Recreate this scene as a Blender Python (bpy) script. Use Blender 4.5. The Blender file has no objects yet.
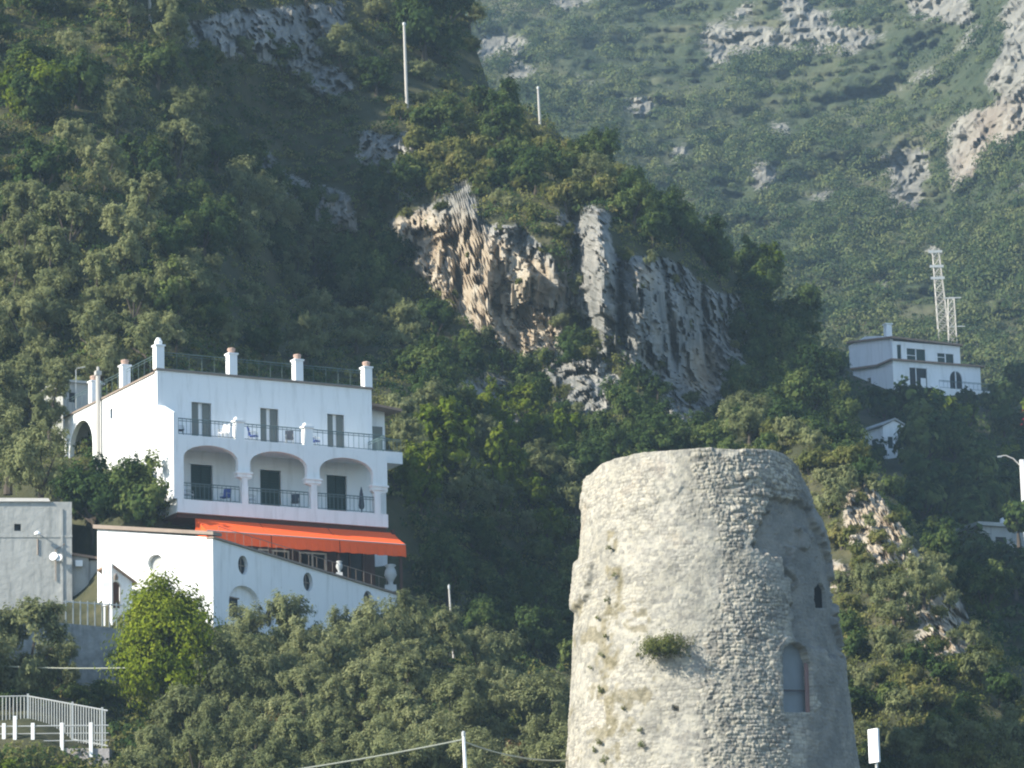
import bpy, bmesh, math, random
import numpy as np
from mathutils import Vector, Matrix
R = math.radians
random.seed(7)
rng = np.random.default_rng(11)
scene = bpy.context.scene
COL = scene.collection

# ------------------------------------------------------------------ camera
FPX = 512 / math.tan(R(7.0)); PITCH = R(12.5); ROLL = R(1.5)
CAM = np.array([0.0, 0.0, 2.0])
fwd = np.array([0, math.cos(PITCH), math.sin(PITCH)])
_up0 = np.array([0, -math.sin(PITCH), math.cos(PITCH)]); _r0 = np.array([1.0, 0, 0])
rgt = math.cos(ROLL) * _r0 - math.sin(ROLL) * _up0
upv = math.cos(ROLL) * _up0 + math.sin(ROLL) * _r0

def at(px, py, D):
    """world point seen in direction (px, py) of the photo at distance D along +Y (arrays allowed)"""
    px = np.asarray(px, float); py = np.asarray(py, float); D = np.asarray(D, float)
    d = fwd + rgt * ((px - 512) / FPX)[..., None] + upv * ((384 - py) / FPX)[..., None]
    return CAM + d * (D / d[..., 1])[..., None]

def proj(p):
    v = np.asarray(p, float) - CAM; z = v @ fwd
    return 512 + FPX * (v @ rgt) / z, 384 - FPX * (v @ upv) / z

cam = bpy.data.cameras.new("camera"); cam_o = bpy.data.objects.new("camera", cam); COL.objects.link(cam_o)
cam.sensor_width = 36; cam.angle = R(14.0); cam.clip_start = 1; cam.clip_end = 6000
m = Matrix.Identity(4)
for i in range(3):
    m[i][0] = rgt[i]; m[i][1] = upv[i]; m[i][2] = -fwd[i]; m[i][3] = CAM[i]
cam_o.matrix_world = m
scene.camera = cam_o

# ------------------------------------------------------------------ light
SUN_AZ, SUN_EL = 65.0, 32.0     # degrees to the left of the direction back to the camera
sdir = Vector((-math.sin(R(SUN_AZ)) * math.cos(R(SUN_EL)), -math.cos(R(SUN_AZ)) * math.cos(R(SUN_EL)), math.sin(R(SUN_EL))))
sun = bpy.data.lights.new("sun", 'SUN'); sun_o = bpy.data.objects.new("sun", sun); COL.objects.link(sun_o)
sun.energy = 5.0; sun.angle = R(0.5); sun.color = (1.0, 0.94, 0.825)
sun_o.location = (-100, -50, 120); sun_o.rotation_euler = sdir.to_track_quat('Z', 'Y').to_euler()
w = bpy.data.worlds.new("World"); scene.world = w; w.use_nodes = True
nt = w.node_tree; bgn = nt.nodes['Background']
sky = nt.nodes.new('ShaderNodeTexSky'); sky.sky_type = 'NISHITA'; sky.sun_disc = False
sky.sun_elevation = R(SUN_EL); sky.sun_rotation = R(180 + SUN_AZ)
sky.air_density = 1.0; sky.dust_density = 0.2; sky.ozone_density = 3.0
nt.links.new(sky.outputs[0], bgn.inputs[0]); bgn.inputs[1].default_value = 0.125
vs = scene.view_settings; vs.view_transform = 'Standard'; vs.look = 'None'; vs.gamma = 1; vs.exposure = 1.15; vs.use_curve_mapping = False
cy = scene.cycles
cy.use_denoising = True; cy.max_bounces = 5; cy.diffuse_bounces = 3; cy.glossy_bounces = 2; cy.transmission_bounces = 2
cy.volume_bounces = 0; cy.transparent_max_bounces = 4
cy.pixel_filter_type = 'BLACKMAN_HARRIS'; cy.filter_width = 2.1
cy.sample_clamp_indirect = 6

# ------------------------------------------------------------------ noise
def _hash(i, j, k, s):
    h = (i.astype(np.int64) * 374761393 + j.astype(np.int64) * 668265263 + k.astype(np.int64) * 2147483647 + s * 1274126177) & 0xFFFFFFFF
    h = ((h ^ (h >> 13)) * 1274126177) & 0xFFFFFFFF
    h = ((h ^ (h >> 16)) * 2246822519) & 0xFFFFFFFF
    return ((h ^ (h >> 15)) & 0xFFFFFF) / float(0xFFFFFF)

def vnoise(p, s=0):
    p = np.asarray(p, float); f = np.floor(p); i = f.astype(np.int64); t = p - f; t = t * t * t * (t * (t * 6 - 15) + 10)
    out = 0
    for dx in (0, 1):
        wx = t[:, 0] if dx else 1 - t[:, 0]
        for dy in (0, 1):
            wy = t[:, 1] if dy else 1 - t[:, 1]
            for dz in (0, 1):
                wz = t[:, 2] if dz else 1 - t[:, 2]
                out = out + wx * wy * wz * _hash(i[:, 0] + dx, i[:, 1] + dy, i[:, 2] + dz, s)
    return out

def fbm(p, octv=4, s=0, gain=0.5):
    a, tot, nrm = 1.0, 0, 0; p = np.asarray(p, float)
    for o in range(octv):
        tot = tot + a * vnoise(p, s + o * 17); nrm += a; a *= gain; p = p * 2.03 + 11.3
    return tot / nrm          # 0..1

def ridged(p, octv=4, s=0):
    a, tot, nrm = 1.0, 0, 0; p = np.asarray(p, float)
    for o in range(octv):
        tot = tot + a * (1 - np.abs(2 * vnoise(p, s + o * 29) - 1)); nrm += a; a *= 0.5; p = p * 2.1 + 5.7
    return tot / nrm

def worley(p, s=0):
    """F1, F2-F1 and cell id"""
    p = np.asarray(p, float); f = np.floor(p).astype(np.int64)
    d1 = np.full(len(p), 9.0); d2 = np.full(len(p), 9.0); cid = np.zeros(len(p))
    for dx in (-1, 0, 1):
        for dy in (-1, 0, 1):
            for dz in (-1, 0, 1):
                c = f + np.array([dx, dy, dz])
                q = np.stack([c[:, a] + 0.15 + 0.7 * _hash(c[:, 0], c[:, 1], c[:, 2], s + 3 * a) for a in range(3)], 1)
                d = np.linalg.norm(q - p, axis=1)
                nearer = d < d1
                d2 = np.where(nearer, d1, np.minimum(d2, d))
                cid = np.where(nearer, _hash(c[:, 0], c[:, 1], c[:, 2], s + 77), cid)
                d1 = np.where(nearer, d, d1)
    return d1, d2 - d1, cid

def facets(p, s=0):
    """angular blocks: every cell is a plane of its own height and tilt"""
    p = np.asarray(p, float); f = np.floor(p).astype(np.int64); d1 = np.full(len(p), 9.0); out = np.zeros(len(p))
    for dx in (-1, 0, 1):
        for dy in (-1, 0, 1):
            for dz in (-1, 0, 1):
                c = f + np.array([dx, dy, dz]); h = [_hash(c[:, 0], c[:, 1], c[:, 2], s + 5 * a) for a in range(7)]
                v = p - np.stack([c[:, a] + .1 + .8 * h[a] for a in range(3)], 1); d = np.abs(v[:, 0]) * 1.1 + np.abs(v[:, 1]) * .9 + np.abs(v[:, 2])
                near = d < d1; d1 = np.where(near, d, d1)
                out = np.where(near, (h[3] - .5) * 1.2 + (h[4] - .5) * 1.5 * v[:, 0] + (h[5] - .5) * v[:, 1] + (h[6] - .5) * 1.3 * v[:, 2], out)
    return out

def inpoly(px, py, poly):
    c = np.zeros(np.shape(px), bool); n = len(poly)
    for a in range(n):
        x0, y0 = poly[a]; x1, y1 = poly[(a + 1) % n]
        if y0 == y1: continue
        k = ((y0 > py) != (y1 > py)) & (px < (x1 - x0) * (py - y0) / (y1 - y0) + x0)
        c ^= k
    return c

def smooth(a, b, x):
    t = np.clip((x - a) / (b - a), 0, 1); return t * t * (3 - 2 * t)

def tps(pts, lam=0.0):
    P = np.array([(a, b) for a, b, _ in pts], float) / 300.0; V = np.array([c for _, _, c in pts], float); n = len(P)
    def U(r2): return 0.5 * r2 * np.log(r2 + 1e-12)
    K = U(((P[:, None] - P[None]) ** 2).sum(-1)) + lam * np.eye(n)
    Q = np.c_[np.ones(n), P]
    A = np.block([[K, Q], [Q.T, np.zeros((3, 3))]])
    s = np.linalg.solve(A, np.r_[V, 0, 0, 0])
    def f(x, y):
        q = np.stack([np.ravel(x), np.ravel(y)], 1) / 300.0
        out = np.c_[np.ones(len(q)), q] @ s[n:]
        for k in range(n):
            out += s[k] * U(((q - P[k]) ** 2).sum(1))
        return out.reshape(np.shape(x))
    return f

# ------------------------------------------------------------------ object helpers
def tag(o, label=None, cat=None, group=None, kind=None):
    if label: o['label'] = label
    if cat: o['category'] = cat
    if group: o['group'] = group
    if kind: o['kind'] = kind
    return o

def empty(name, loc, rz=0, label=None, cat=None, group=None):
    o = bpy.data.objects.new(name, None); COL.objects.link(o)
    o.location = [float(v) for v in loc]; o.rotation_euler = (0, 0, rz); o.empty_display_size = 0.5
    return tag(o, label, cat, group)

def link(name, me, parent=None):
    o = bpy.data.objects.new(name, me); COL.objects.link(o); o.parent = parent
    return o

def mesh_np(name, V, faces4=None, tris=None, smooth_=False):
    me = bpy.data.meshes.new(name); V = np.asarray(V, np.float32)
    me.vertices.add(len(V)); me.vertices.foreach_set('co', V.ravel())
    idx = []; tot = []
    if faces4 is not None and len(faces4): idx.append(np.asarray(faces4, np.int32).ravel()); tot.append(np.full(len(faces4), 4, np.int32))
    if tris is not None and len(tris): idx.append(np.asarray(tris, np.int32).ravel()); tot.append(np.full(len(tris), 3, np.int32))
    idx = np.concatenate(idx); tot = np.concatenate(tot); st = np.r_[0, np.cumsum(tot)[:-1]].astype(np.int32)
    me.loops.add(len(idx)); me.loops.foreach_set('vertex_index', idx)
    me.polygons.add(len(tot)); me.polygons.foreach_set('loop_start', st); me.polygons.foreach_set('loop_total', tot)
    if smooth_: me.polygons.foreach_set('use_smooth', np.ones(len(tot), bool))
    me.update(calc_edges=True)
    return me

def attr(me, name, vals, dom='POINT'):
    a = me.attributes.new(name, 'FLOAT', dom); a.data.foreach_set('value', np.asarray(vals, np.float32))

class MB:
    """collects shapes and links them as ONE mesh object"""
    def __init__(s): s.v = []; s.f = []
    def add(s, vs, fs):
        b = len(s.v); s.v += [tuple(float(c) for c in q) for q in vs]; s.f += [tuple(b + i for i in f) for f in fs]; return s
    def box(s, x0, x1, y0, y1, z0, z1):
        return s.add([(x0, y0, z0), (x1, y0, z0), (x1, y1, z0), (x0, y1, z0), (x0, y0, z1), (x1, y0, z1), (x1, y1, z1), (x0, y1, z1)],
                     [(0, 3, 2, 1), (4, 5, 6, 7), (0, 1, 5, 4), (1, 2, 6, 5), (2, 3, 7, 6), (3, 0, 4, 7)])
    def hexa(s, pts):
        return s.add(pts, [(0, 3, 2, 1), (4, 5, 6, 7), (0, 1, 5, 4), (1, 2, 6, 5), (2, 3, 7, 6), (3, 0, 4, 7)])
    def tube(s, pts, rad, n=6, cap=True):
        pts = [Vector(p) for p in pts]; rr = rad if hasattr(rad, '__len__') else [rad] * len(pts); V = []; Fc = []
        for i, p in enumerate(pts):
            d = (pts[min(i + 1, len(pts) - 1)] - pts[max(i - 1, 0)]).normalized()
            a = Vector((0, 0, 1)) if abs(d.z) < 0.9 else Vector((1, 0, 0))
            u = d.cross(a).normalized(); v = d.cross(u)
            for k in range(n):
                t = 2 * math.pi * k / n; V.append(p + u * math.cos(t) * rr[i] + v * math.sin(t) * rr[i])
        for i in range(len(pts) - 1):
            for k in range(n):
                Fc.append((i * n + k, i * n + (k + 1) % n, (i + 1) * n + (k + 1) % n, (i + 1) * n + k))
        if cap: Fc.append(tuple(range(n))[::-1]); Fc.append(tuple((len(pts) - 1) * n + k for k in range(n)))
        return s.add(V, Fc)
    def lathe(s, c, prof, n=14):
        V = []; Fc = []
        for r, z in prof:
            for k in range(n):
                t = 2 * math.pi * k / n; V.append((c[0] + r * math.cos(t), c[1] + r * math.sin(t), c[2] + z))
        for i in range(len(prof) - 1):
            for k in range(n):
                Fc.append((i * n + k, i * n + (k + 1) % n, (i + 1) * n + (k + 1) % n, (i + 1) * n + k))
        Fc.append(tuple(range(n))[::-1]); Fc.append(tuple((len(prof) - 1) * n + k for k in range(n)))
        return s.add(V, Fc)
    def plate(s, outer, holes, fn, depth):
        """flat wall with real openings: outer and holes are (u, v) outlines, fn(u, v, w) -> point, w runs 0..depth"""
        bm = bmesh.new(); loops = []; edges = []
        for lp in [outer] + list(holes):
            vs = [bm.verts.new((u, v, 0)) for u, v in lp]; loops.append(len(vs))
            edges += [bm.edges.new((vs[i], vs[(i + 1) % len(vs)])) for i in range(len(vs))]
        bm.verts.index_update()
        bmesh.ops.triangle_fill(bm, use_beauty=True, use_dissolve=False, edges=edges, normal=(0, 0, 1))
        bm.verts.index_update(); P = [v.co.copy() for v in bm.verts]; T = [tuple(v.index for v in f.verts) for f in bm.faces]; bm.free()
        n = len(P)
        s.add([fn(p.x, p.y, 0) for p in P] + [fn(p.x, p.y, depth) for p in P],
              T + [tuple(n + i for i in t[::-1]) for t in T] +
              [(b + i, b + i + n, b + (i + 1) % L + n, b + (i + 1) % L) for b, L in zip(np.cumsum([0] + loops[:-1]), loops) for i in range(L)])
        return s
    def build(s, name, m, parent=None, sm=False):
        me = bpy.data.meshes.new(name); me.from_pydata(s.v, [], s.f); me.update()
        bm = bmesh.new(); bm.from_mesh(me); bmesh.ops.recalc_face_normals(bm, faces=bm.faces); bm.to_mesh(me); bm.free()
        if sm:
            for p in me.polygons: p.use_smooth = True
        if m: me.materials.append(m)
        return link(name, me, parent)

def rect(u0, u1, v0, v1): return [(u0, v0), (u1, v0), (u1, v1), (u0, v1)]
def circ(u, v, a, b=None, n=22): b = b or a; return [(u + a * math.cos(2 * math.pi * k / n), v + b * math.sin(2 * math.pi * k / n)) for k in range(n)]
def arch(u0, u1, v0, spring, top, n=14):
    c, a = (u0 + u1) / 2, (u1 - u0) / 2
    return [(u0, v0), (u1, v0)] + [(c + a * math.cos(math.pi * k / n), spring + (top - spring) * math.sin(math.pi * k / n)) for k in range(n + 1)]
def front(y): return lambda u, v, w: (u, y + w, v)      # wall facing -Y
def side(x): return lambda u, v, w: (x + w, u, v)       # wall facing -X

def copy_tree(o, parent=None):
    c = o.copy(); COL.objects.link(c); c.parent = parent
    for ch in o.children: copy_tree(ch, c)
    return c

# ------------------------------------------------------------------ materials
def mat(name, base, rough=0.85, var=0.12, vscale=0.8, bump=0.0, bscale=8.0, metal=0.0, dirt=None, spec=0.3):
    """matte surface whose colour wanders a little; optional dirt streaks (a colour) and bump"""
    M = bpy.data.materials.new(name); M.use_nodes = True; n = M.node_tree; b = n.nodes['Principled BSDF']
    b.inputs['Roughness'].default_value = rough; b.inputs['Metallic'].default_value = metal; b.inputs['Specular IOR Level'].default_value = spec
    tc = n.nodes.new('ShaderNodeTexCoord')
    nz = n.nodes.new('ShaderNodeTexNoise'); nz.inputs['Scale'].default_value = vscale; nz.inputs['Detail'].default_value = 6
    n.links.new(tc.outputs['Object'], nz.inputs['Vector'])
    mx = n.nodes.new('ShaderNodeMixRGB'); mx.inputs[1].default_value = tuple(c * (1 - var) for c in base) + (1,)
    mx.inputs[2].default_value = tuple(min(1, c * (1 + var)) for c in base) + (1,)
    n.links.new(nz.outputs['Fac'], mx.inputs[0]); out = mx.outputs[0]
    if dirt:
        mp = n.nodes.new('ShaderNodeMapping'); mp.inputs['Scale'].default_value = (1.6, 1.6, 0.22)
        n.links.new(tc.outputs['Object'], mp.inputs['Vector'])
        n2 = n.nodes.new('ShaderNodeTexNoise'); n2.inputs['Scale'].default_value = 1.4; n2.inputs['Detail'].default_value = 8; n2.inputs['Roughness'].default_value = 0.65
        n.links.new(mp.outputs[0], n2.inputs['Vector'])
        rp = n.nodes.new('ShaderNodeValToRGB'); rp.color_ramp.elements[0].position = 0.5; rp.color_ramp.elements[1].position = 0.75
        n.links.new(n2.outputs['Fac'], rp.inputs[0])
        ma = n.nodes.new('ShaderNodeMath'); ma.operation = 'MULTIPLY'; ma.inputs[1].default_value = 0.75; n.links.new(rp.outputs[0], ma.inputs[0])
        m2 = n.nodes.new('ShaderNodeMixRGB'); m2.inputs[2].default_value = tuple(dirt) + (1,)
        n.links.new(ma.outputs[0], m2.inputs[0]); n.links.new(out, m2.inputs[1]); out = m2.outputs[0]
    n.links.new(out, b.inputs['Base Color'])
    if bump:
        n3 = n.nodes.new('ShaderNodeTexNoise'); n3.inputs['Scale'].default_value = bscale; n3.inputs['Detail'].default_value = 8
        n.links.new(tc.outputs['Object'], n3.inputs['Vector'])
        bp = n.nodes.new('ShaderNodeBump'); bp.inputs['Strength'].default_value = 0.9; bp.inputs['Distance'].default_value = bump
        n.links.new(n3.outputs['Fac'], bp.inputs['Height']); n.links.new(bp.outputs[0], b.inputs['Normal'])
    return M

def leafmat(name, cols, trans=0.25, hue=0.25):
    """leaves: three colours picked by leaf and by plant"""
    M = bpy.data.materials.new(name); M.use_nodes = True; n = M.node_tree; n.nodes.clear()
    out = n.nodes.new('ShaderNodeOutputMaterial'); at_ = n.nodes.new('ShaderNodeAttribute'); at_.attribute_name = 'tint'
    oi = n.nodes.new('ShaderNodeObjectInfo')
    ml = n.nodes.new('ShaderNodeMath'); ml.operation = 'MULTIPLY_ADD'; ml.inputs[1].default_value = hue; n.links.new(oi.outputs['Random'], ml.inputs[0])
    sc = n.nodes.new('ShaderNodeMath'); sc.operation = 'MULTIPLY'; sc.inputs[1].default_value = 1 - hue; n.links.new(at_.outputs['Fac'], sc.inputs[0]); n.links.new(sc.outputs[0], ml.inputs[2])
    rp = n.nodes.new('ShaderNodeValToRGB'); e = rp.color_ramp.elements
    e[0].color = tuple(cols[0]) + (1,); e[0].position = 0.05; e[1].color = tuple(cols[-1]) + (1,); e[1].position = 0.95
    for i, c in enumerate(cols[1:-1]): q = e.new((i + 1) / (len(cols) - 1)); q.color = tuple(c) + (1,)
    n.links.new(ml.outputs[0], rp.inputs[0])
    d = n.nodes.new('ShaderNodeBsdfDiffuse'); t = n.nodes.new('ShaderNodeBsdfTranslucent'); mx = n.nodes.new('ShaderNodeMixShader'); mx.inputs[0].default_value = trans
    n.links.new(rp.outputs[0], d.inputs[0]); n.links.new(rp.outputs[0], t.inputs[0]); n.links.new(d.outputs[0], mx.inputs[1]); n.links.new(t.outputs[0], mx.inputs[2])
    n.links.new(mx.outputs[0], out.inputs[0])
    return M

def earthmat(name, ground, rock, bump=0.35, rscale=0.35, gscale=0.25):
    """hillside: scrubby earth and limestone mixed by the mesh's 'rock' and 'ochre' attributes"""
    M = bpy.data.materials.new(name); M.use_nodes = True; n = M.node_tree; b = n.nodes['Principled BSDF']; b.inputs['Roughness'].default_value = 0.95; b.inputs['Specular IOR Level'].default_value = 0.1
    tc = n.nodes.new('ShaderNodeTexCoord')
    def noise(scale, det=8, rough=0.6, zs=1.0):
        mp = n.nodes.new('ShaderNodeMapping'); mp.inputs['Scale'].default_value = (1, 1, zs); n.links.new(tc.outputs['Object'], mp.inputs[0])
        q = n.nodes.new('ShaderNodeTexNoise'); q.inputs['Scale'].default_value = scale; q.inputs['Detail'].default_value = det; q.inputs['Roughness'].default_value = rough
        n.links.new(mp.outputs[0], q.inputs['Vector']); return q.outputs['Fac']
    def ramp(fac, cols, pos):
        q = n.nodes.new('ShaderNodeValToRGB'); e = q.color_ramp.elements
        e[0].color = tuple(cols[0]) + (1,); e[0].position = pos[0]; e[1].color = tuple(cols[-1]) + (1,); e[1].position = pos[-1]
        for c, p in zip(cols[1:-1], pos[1:-1]): k = e.new(p); k.color = tuple(c) + (1,)
        n.links.new(fac, q.inputs[0]); return q.outputs[0]
    def mix(f, a, c):
        q = n.nodes.new('ShaderNodeMixRGB'); n.links.new(f, q.inputs[0]); n.links.new(a, q.inputs[1]); n.links.new(c, q.inputs[2]); return q.outputs[0]
    g = ramp(noise(gscale), ground, np.linspace(0.3, 0.7, len(ground)))
    r = ramp(noise(rscale, 10, 0.68, 0.45), rock[:4], (0.3, 0.45, 0.56, 0.7))
    o = ramp(noise(rscale * 1.3, 8, 0.6, 0.6), rock[4:], (0.38, 0.52, 0.66))
    ar = n.nodes.new('ShaderNodeAttribute'); ar.attribute_name = 'rock'; ao = n.nodes.new('ShaderNodeAttribute'); ao.attribute_name = 'ochre_lit'
    r = mix(ao.outputs['Fac'], r, o)
    n_ = n.nodes.new('ShaderNodeMath'); n_.operation = 'MULTIPLY_ADD'; n_.inputs[1].default_value = 2.2; n_.inputs[2].default_value = -1.1; n.links.new(noise(rscale * 6.0, 8, 0.75), n_.inputs[0])
    a_ = n.nodes.new('ShaderNodeMath'); a_.operation = 'ADD'; n.links.new(ar.outputs['Fac'], a_.inputs[0]); n.links.new(n_.outputs[0], a_.inputs[1])
    mk = ramp(a_.outputs[0], [(0, 0, 0), (1, 1, 1)], [0.42, 0.6])
    n.links.new(mix(mk, g, r), b.inputs['Base Color'])
    bp = n.nodes.new('ShaderNodeBump'); bp.inputs['Strength'].default_value = 1; bp.inputs['Distance'].default_value = bump
    n.links.new(noise(rscale * 2.2, 10, 0.7, 0.7), bp.inputs['Height']); n.links.new(bp.outputs[0], b.inputs['Normal'])
    return M

def flat(name, c, rough=0.6, metal=0.0): return mat(name, c, rough, 0.05, 3.0, metal=metal)

WHITE = mat('white plaster', (0.80, 0.80, 0.78), 0.9, 0.03, 0.6, bump=0.01, bscale=6, dirt=(0.58, 0.58, 0.55))
WHITE2 = mat('white paint', (0.80, 0.80, 0.78), 0.6, 0.03, 1)
CONC = mat('weathered concrete', (0.36, 0.36, 0.335), 0.95, 0.3, 0.9, bump=0.04, bscale=3, dirt=(0.17, 0.18, 0.17))
COPE = mat('coping', (0.25, 0.20, 0.16), 0.9, 0.25, 1.5, bump=0.02)
GREEN = mat('green shutter', (0.012, 0.035, 0.030), 0.5, 0.1)
GREY = mat('grey shutter', (0.16, 0.17, 0.15), 0.6, 0.1)
DARK = mat('dark glass', (0.012, 0.015, 0.018), 0.35, 0.1, spec=0.2)
RAIL = mat('green metal railing', (0.09, 0.14, 0.14), 0.5, 0.1)
ORANGE = mat('orange awning', (0.85, 0.11, 0.02), 0.8, 0.08, 1.0)
WOOD = mat('brown wood', (0.07, 0.032, 0.022), 0.7, 0.25, 2)
TERRA = mat('terracotta', (0.42, 0.29, 0.23), 0.9, 0.2, 3)
TILE = mat('roof tiles', (0.30, 0.20, 0.14), 0.95, 0.3, 2.5, bump=0.06, bscale=5, dirt=(0.16, 0.13, 0.1))
METAL = mat('galvanised metal', (0.40, 0.41, 0.39), 0.45, 0.08, 2, metal=0.3)
POLEW = mat('weathered pole', (0.42, 0.40, 0.36), 0.8, 0.15, 1)
BLUE = mat('blue canvas', (0.06, 0.10, 0.30), 0.8, 0.1)
BARK = mat('bark', (0.065, 0.052, 0.040), 0.95, 0.3, 3, bump=0.03)
STONEW = mat('stone wall', (0.25, 0.25, 0.235), 0.95, 0.6, 2.6, bump=0.12, bscale=1.8, dirt=(0.10, 0.10, 0.095))
L_OLIVE = leafmat('olive leaves', [(0.118, 0.140, 0.064), (0.226, 0.246, 0.112), (0.335, 0.340, 0.170)], 0.48, 0.36)
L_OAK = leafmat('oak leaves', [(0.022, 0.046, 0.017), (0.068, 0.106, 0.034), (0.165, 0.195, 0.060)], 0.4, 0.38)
L_SHRUB = leafmat('scrub leaves', [(0.070, 0.090, 0.028), (0.160, 0.174, 0.054), (0.27, 0.245, 0.095)], 0.45, 0.38)
L_BRIGHT = leafmat('bright leaves', [(0.065, 0.105, 0.012), (0.13, 0.175, 0.020), (0.20, 0.23, 0.035)], 0.4, 0.15)
L_PINE = leafmat('pine needles', [(0.085, 0.125, 0.012), (0.19, 0.235, 0.020), (0.28, 0.31, 0.034)], 0.4, 0.1)
L_DRY = leafmat('dry leaves', [(0.11, 0.075, 0.035), (0.17, 0.11, 0.05), (0.21, 0.15, 0.07)])
L_RED = leafmat('red blossom', [(0.16, 0.02, 0.03), (0.30, 0.03, 0.05), (0.36, 0.06, 0.08)])
L_FAR = leafmat('far woodland leaves', [(0.024, 0.044, 0.020), (0.062, 0.088, 0.034), (0.140, 0.155, 0.062)], 0.2, 0.0)
# ------------------------------------------------------------------ hillsides as sheets with real distance
class Sheet: pass
def make_sheet(name, x0, x1, step, bottom, ridge, Dfn, material, rocks, ochre_lit=(), amp=1.3, ramp_=3.2, nrow=None, back=(14, 4.0, 3.4), seed=0, fis=0.30, warp=9, patch=None, toe=None, terr=None):
    S = Sheet(); xs = np.arange(x0, x1 + step, step); rv = ridge(xs)
    nrow = nrow or int((bottom - rv.min()) / step); t = np.linspace(0, 1, nrow)
    PY = bottom + t[:, None] * (rv[None] - bottom); PX = np.repeat(xs[None], nrow, 0)
    D = Dfn(PX, PY); W = at(PX, PY, D); fl = W.reshape(-1, 3)
    wx = PX.ravel() + warp * 2 * (fbm(fl * 0.16, 3, seed + 5) - .5) + warp * (fbm(fl * 0.6, 3, seed + 6) - .5)
    wy = PY.ravel() + warp * 2 * (fbm(fl * 0.16, 3, seed + 7) - .5) + warp * (fbm(fl * 0.6, 3, seed + 8) - .5)
    rk = np.zeros(len(fl)); oc = np.zeros(len(fl))
    for p in rocks: rk = np.maximum(rk, inpoly(wx, wy, p).astype(float))
    for p in ochre_lit: oc = np.maximum(oc, inpoly(wx, wy, p).astype(float))
    if patch is not None: rk = np.maximum(rk, patch(PX.ravel(), PY.ravel(), fl))
    def blur(a, k):
        a = a.reshape(nrow, -1)
        for _ in range(k):
            p = np.pad(a, 1, 'edge'); a = (p[:-2, 1:-1] + p[2:, 1:-1] + p[1:-1, :-2] + p[1:-1, 2:] + 2 * p[1:-1, 1:-1]) / 6
        return a.ravel()
    rs = blur(rk, 6); rsoft = blur(rk, 10); oc = blur(oc, 14) * .62
    d = amp * 2 * (fbm(fl * 0.07, 4, seed + 1) - .5) + 0.5 * amp * 2 * (fbm(fl * 0.45, 3, seed + 2) - .5)
    q = fl * np.array([fis * 1.3, fis * .4, fis * 0.5])
    q = q + 1.2 * (np.stack([fbm(fl * 0.12, 2, seed + k) for k in (31, 32, 33)], 1) - .5)
    crag = np.zeros(len(fl)); k_ = rsoft > .003
    if k_.any():
        qq = q[k_]; ff = fl[k_] * (fis / .3)
        qq = qq + .25 * (np.stack([fbm(ff * .9, 2, seed + k) for k in (41, 42, 43)], 1) - .5)
        crag[k_] = (ridged(ff * np.array([.22, .07, .07]), 4, seed + 3) - .5) * 1.2 + .60 * facets(qq, seed + 9) + .46 * facets(qq * 2.4 + 3.1, seed + 10) + .28 * facets(qq * 5.6 + 1.7, seed + 14) + .12 * (fbm(ff * 2.5, 3, seed + 15) - .5)
    d = d * (1 - 0.6 * rsoft) - ramp_ * crag * rsoft
    if terr is not None: d = d + terr(PX.ravel(), PY.ravel(), fl)
    D2 = D + d.reshape(D.shape)
    W = at(PX, PY, D2)
    S.x0, S.step, S.bottom, S.rv, S.nrow, S.W, S.rock = x0, step, bottom, rv, nrow, W, rs.reshape(nrow, -1)
    rows = [W]; rr = [rs.reshape(nrow, -1)]; oo = [oc.reshape(nrow, -1)]
    nb, dy, dz = back
    for k in range(1, nb + 1):            # the far side of the crest falls away
        rows.append((W[-1] + np.array([0, dy * k, -dz * k * (0.35 + 0.65 * min(1, k / 4))]))[None]); rr.append(rr[0][-1:] * 0); oo.append(oo[0][-1:] * 0)
    if toe is not None:                   # the foot of the slope runs down to the sea
        base = W[0]
        for k in range(1, 7):
            f = k / 6; p = base.copy(); p[:, 2] = base[:, 2] * (1 - f) - 3 * f; p[:, 1] = base[:, 1] - toe * f
            rows.insert(0, p[None]); rr.insert(0, rr[0][:1] * 0); oo.insert(0, oo[0][:1] * 0)
    G = np.concatenate(rows, 0); nr, nc = G.shape[:2]
    idx = np.arange(nr * nc).reshape(nr, nc)
    Fq = np.stack([idx[:-1, :-1], idx[:-1, 1:], idx[1:, 1:], idx[1:, :-1]], -1).reshape(-1, 4)
    me = mesh_np(name, G.reshape(-1, 3), Fq, smooth_=True); me.materials.append(material)
    rv_ = np.concatenate(rr, 0).ravel(); me.polygons.foreach_set('use_smooth', rv_[Fq].mean(1) < .45)
    attr(me, 'rock', np.concatenate(rr, 0).ravel()); attr(me, 'ochre_lit', np.concatenate(oo, 0).ravel())
    S.o = tag(link(name, me), kind='structure')
    return S

def on(S, px, py):
    """point of the sheet (bilinear) and its rockiness"""
    c = np.clip((px - S.x0) / S.step, 0, S.W.shape[1] - 1.001); i = int(c); fx = c - i
    r = S.rv[i] * (1 - fx) + S.rv[i + 1] * fx
    tt = np.clip((py - S.bottom) / (r - S.bottom) * (S.nrow - 1), 0, S.nrow - 1.001); j = int(tt); fy = tt - j
    p = (S.W[j, i] * (1 - fx) + S.W[j, i + 1] * fx) * (1 - fy) + (S.W[j + 1, i] * (1 - fx) + S.W[j + 1, i + 1] * fx) * fy
    return p, S.rock[j, i]

def curve(pts):
    X = [a for a, _ in pts]; Y = [b for _, b in pts]
    return lambda x: np.interp(x, X, Y)

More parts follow.
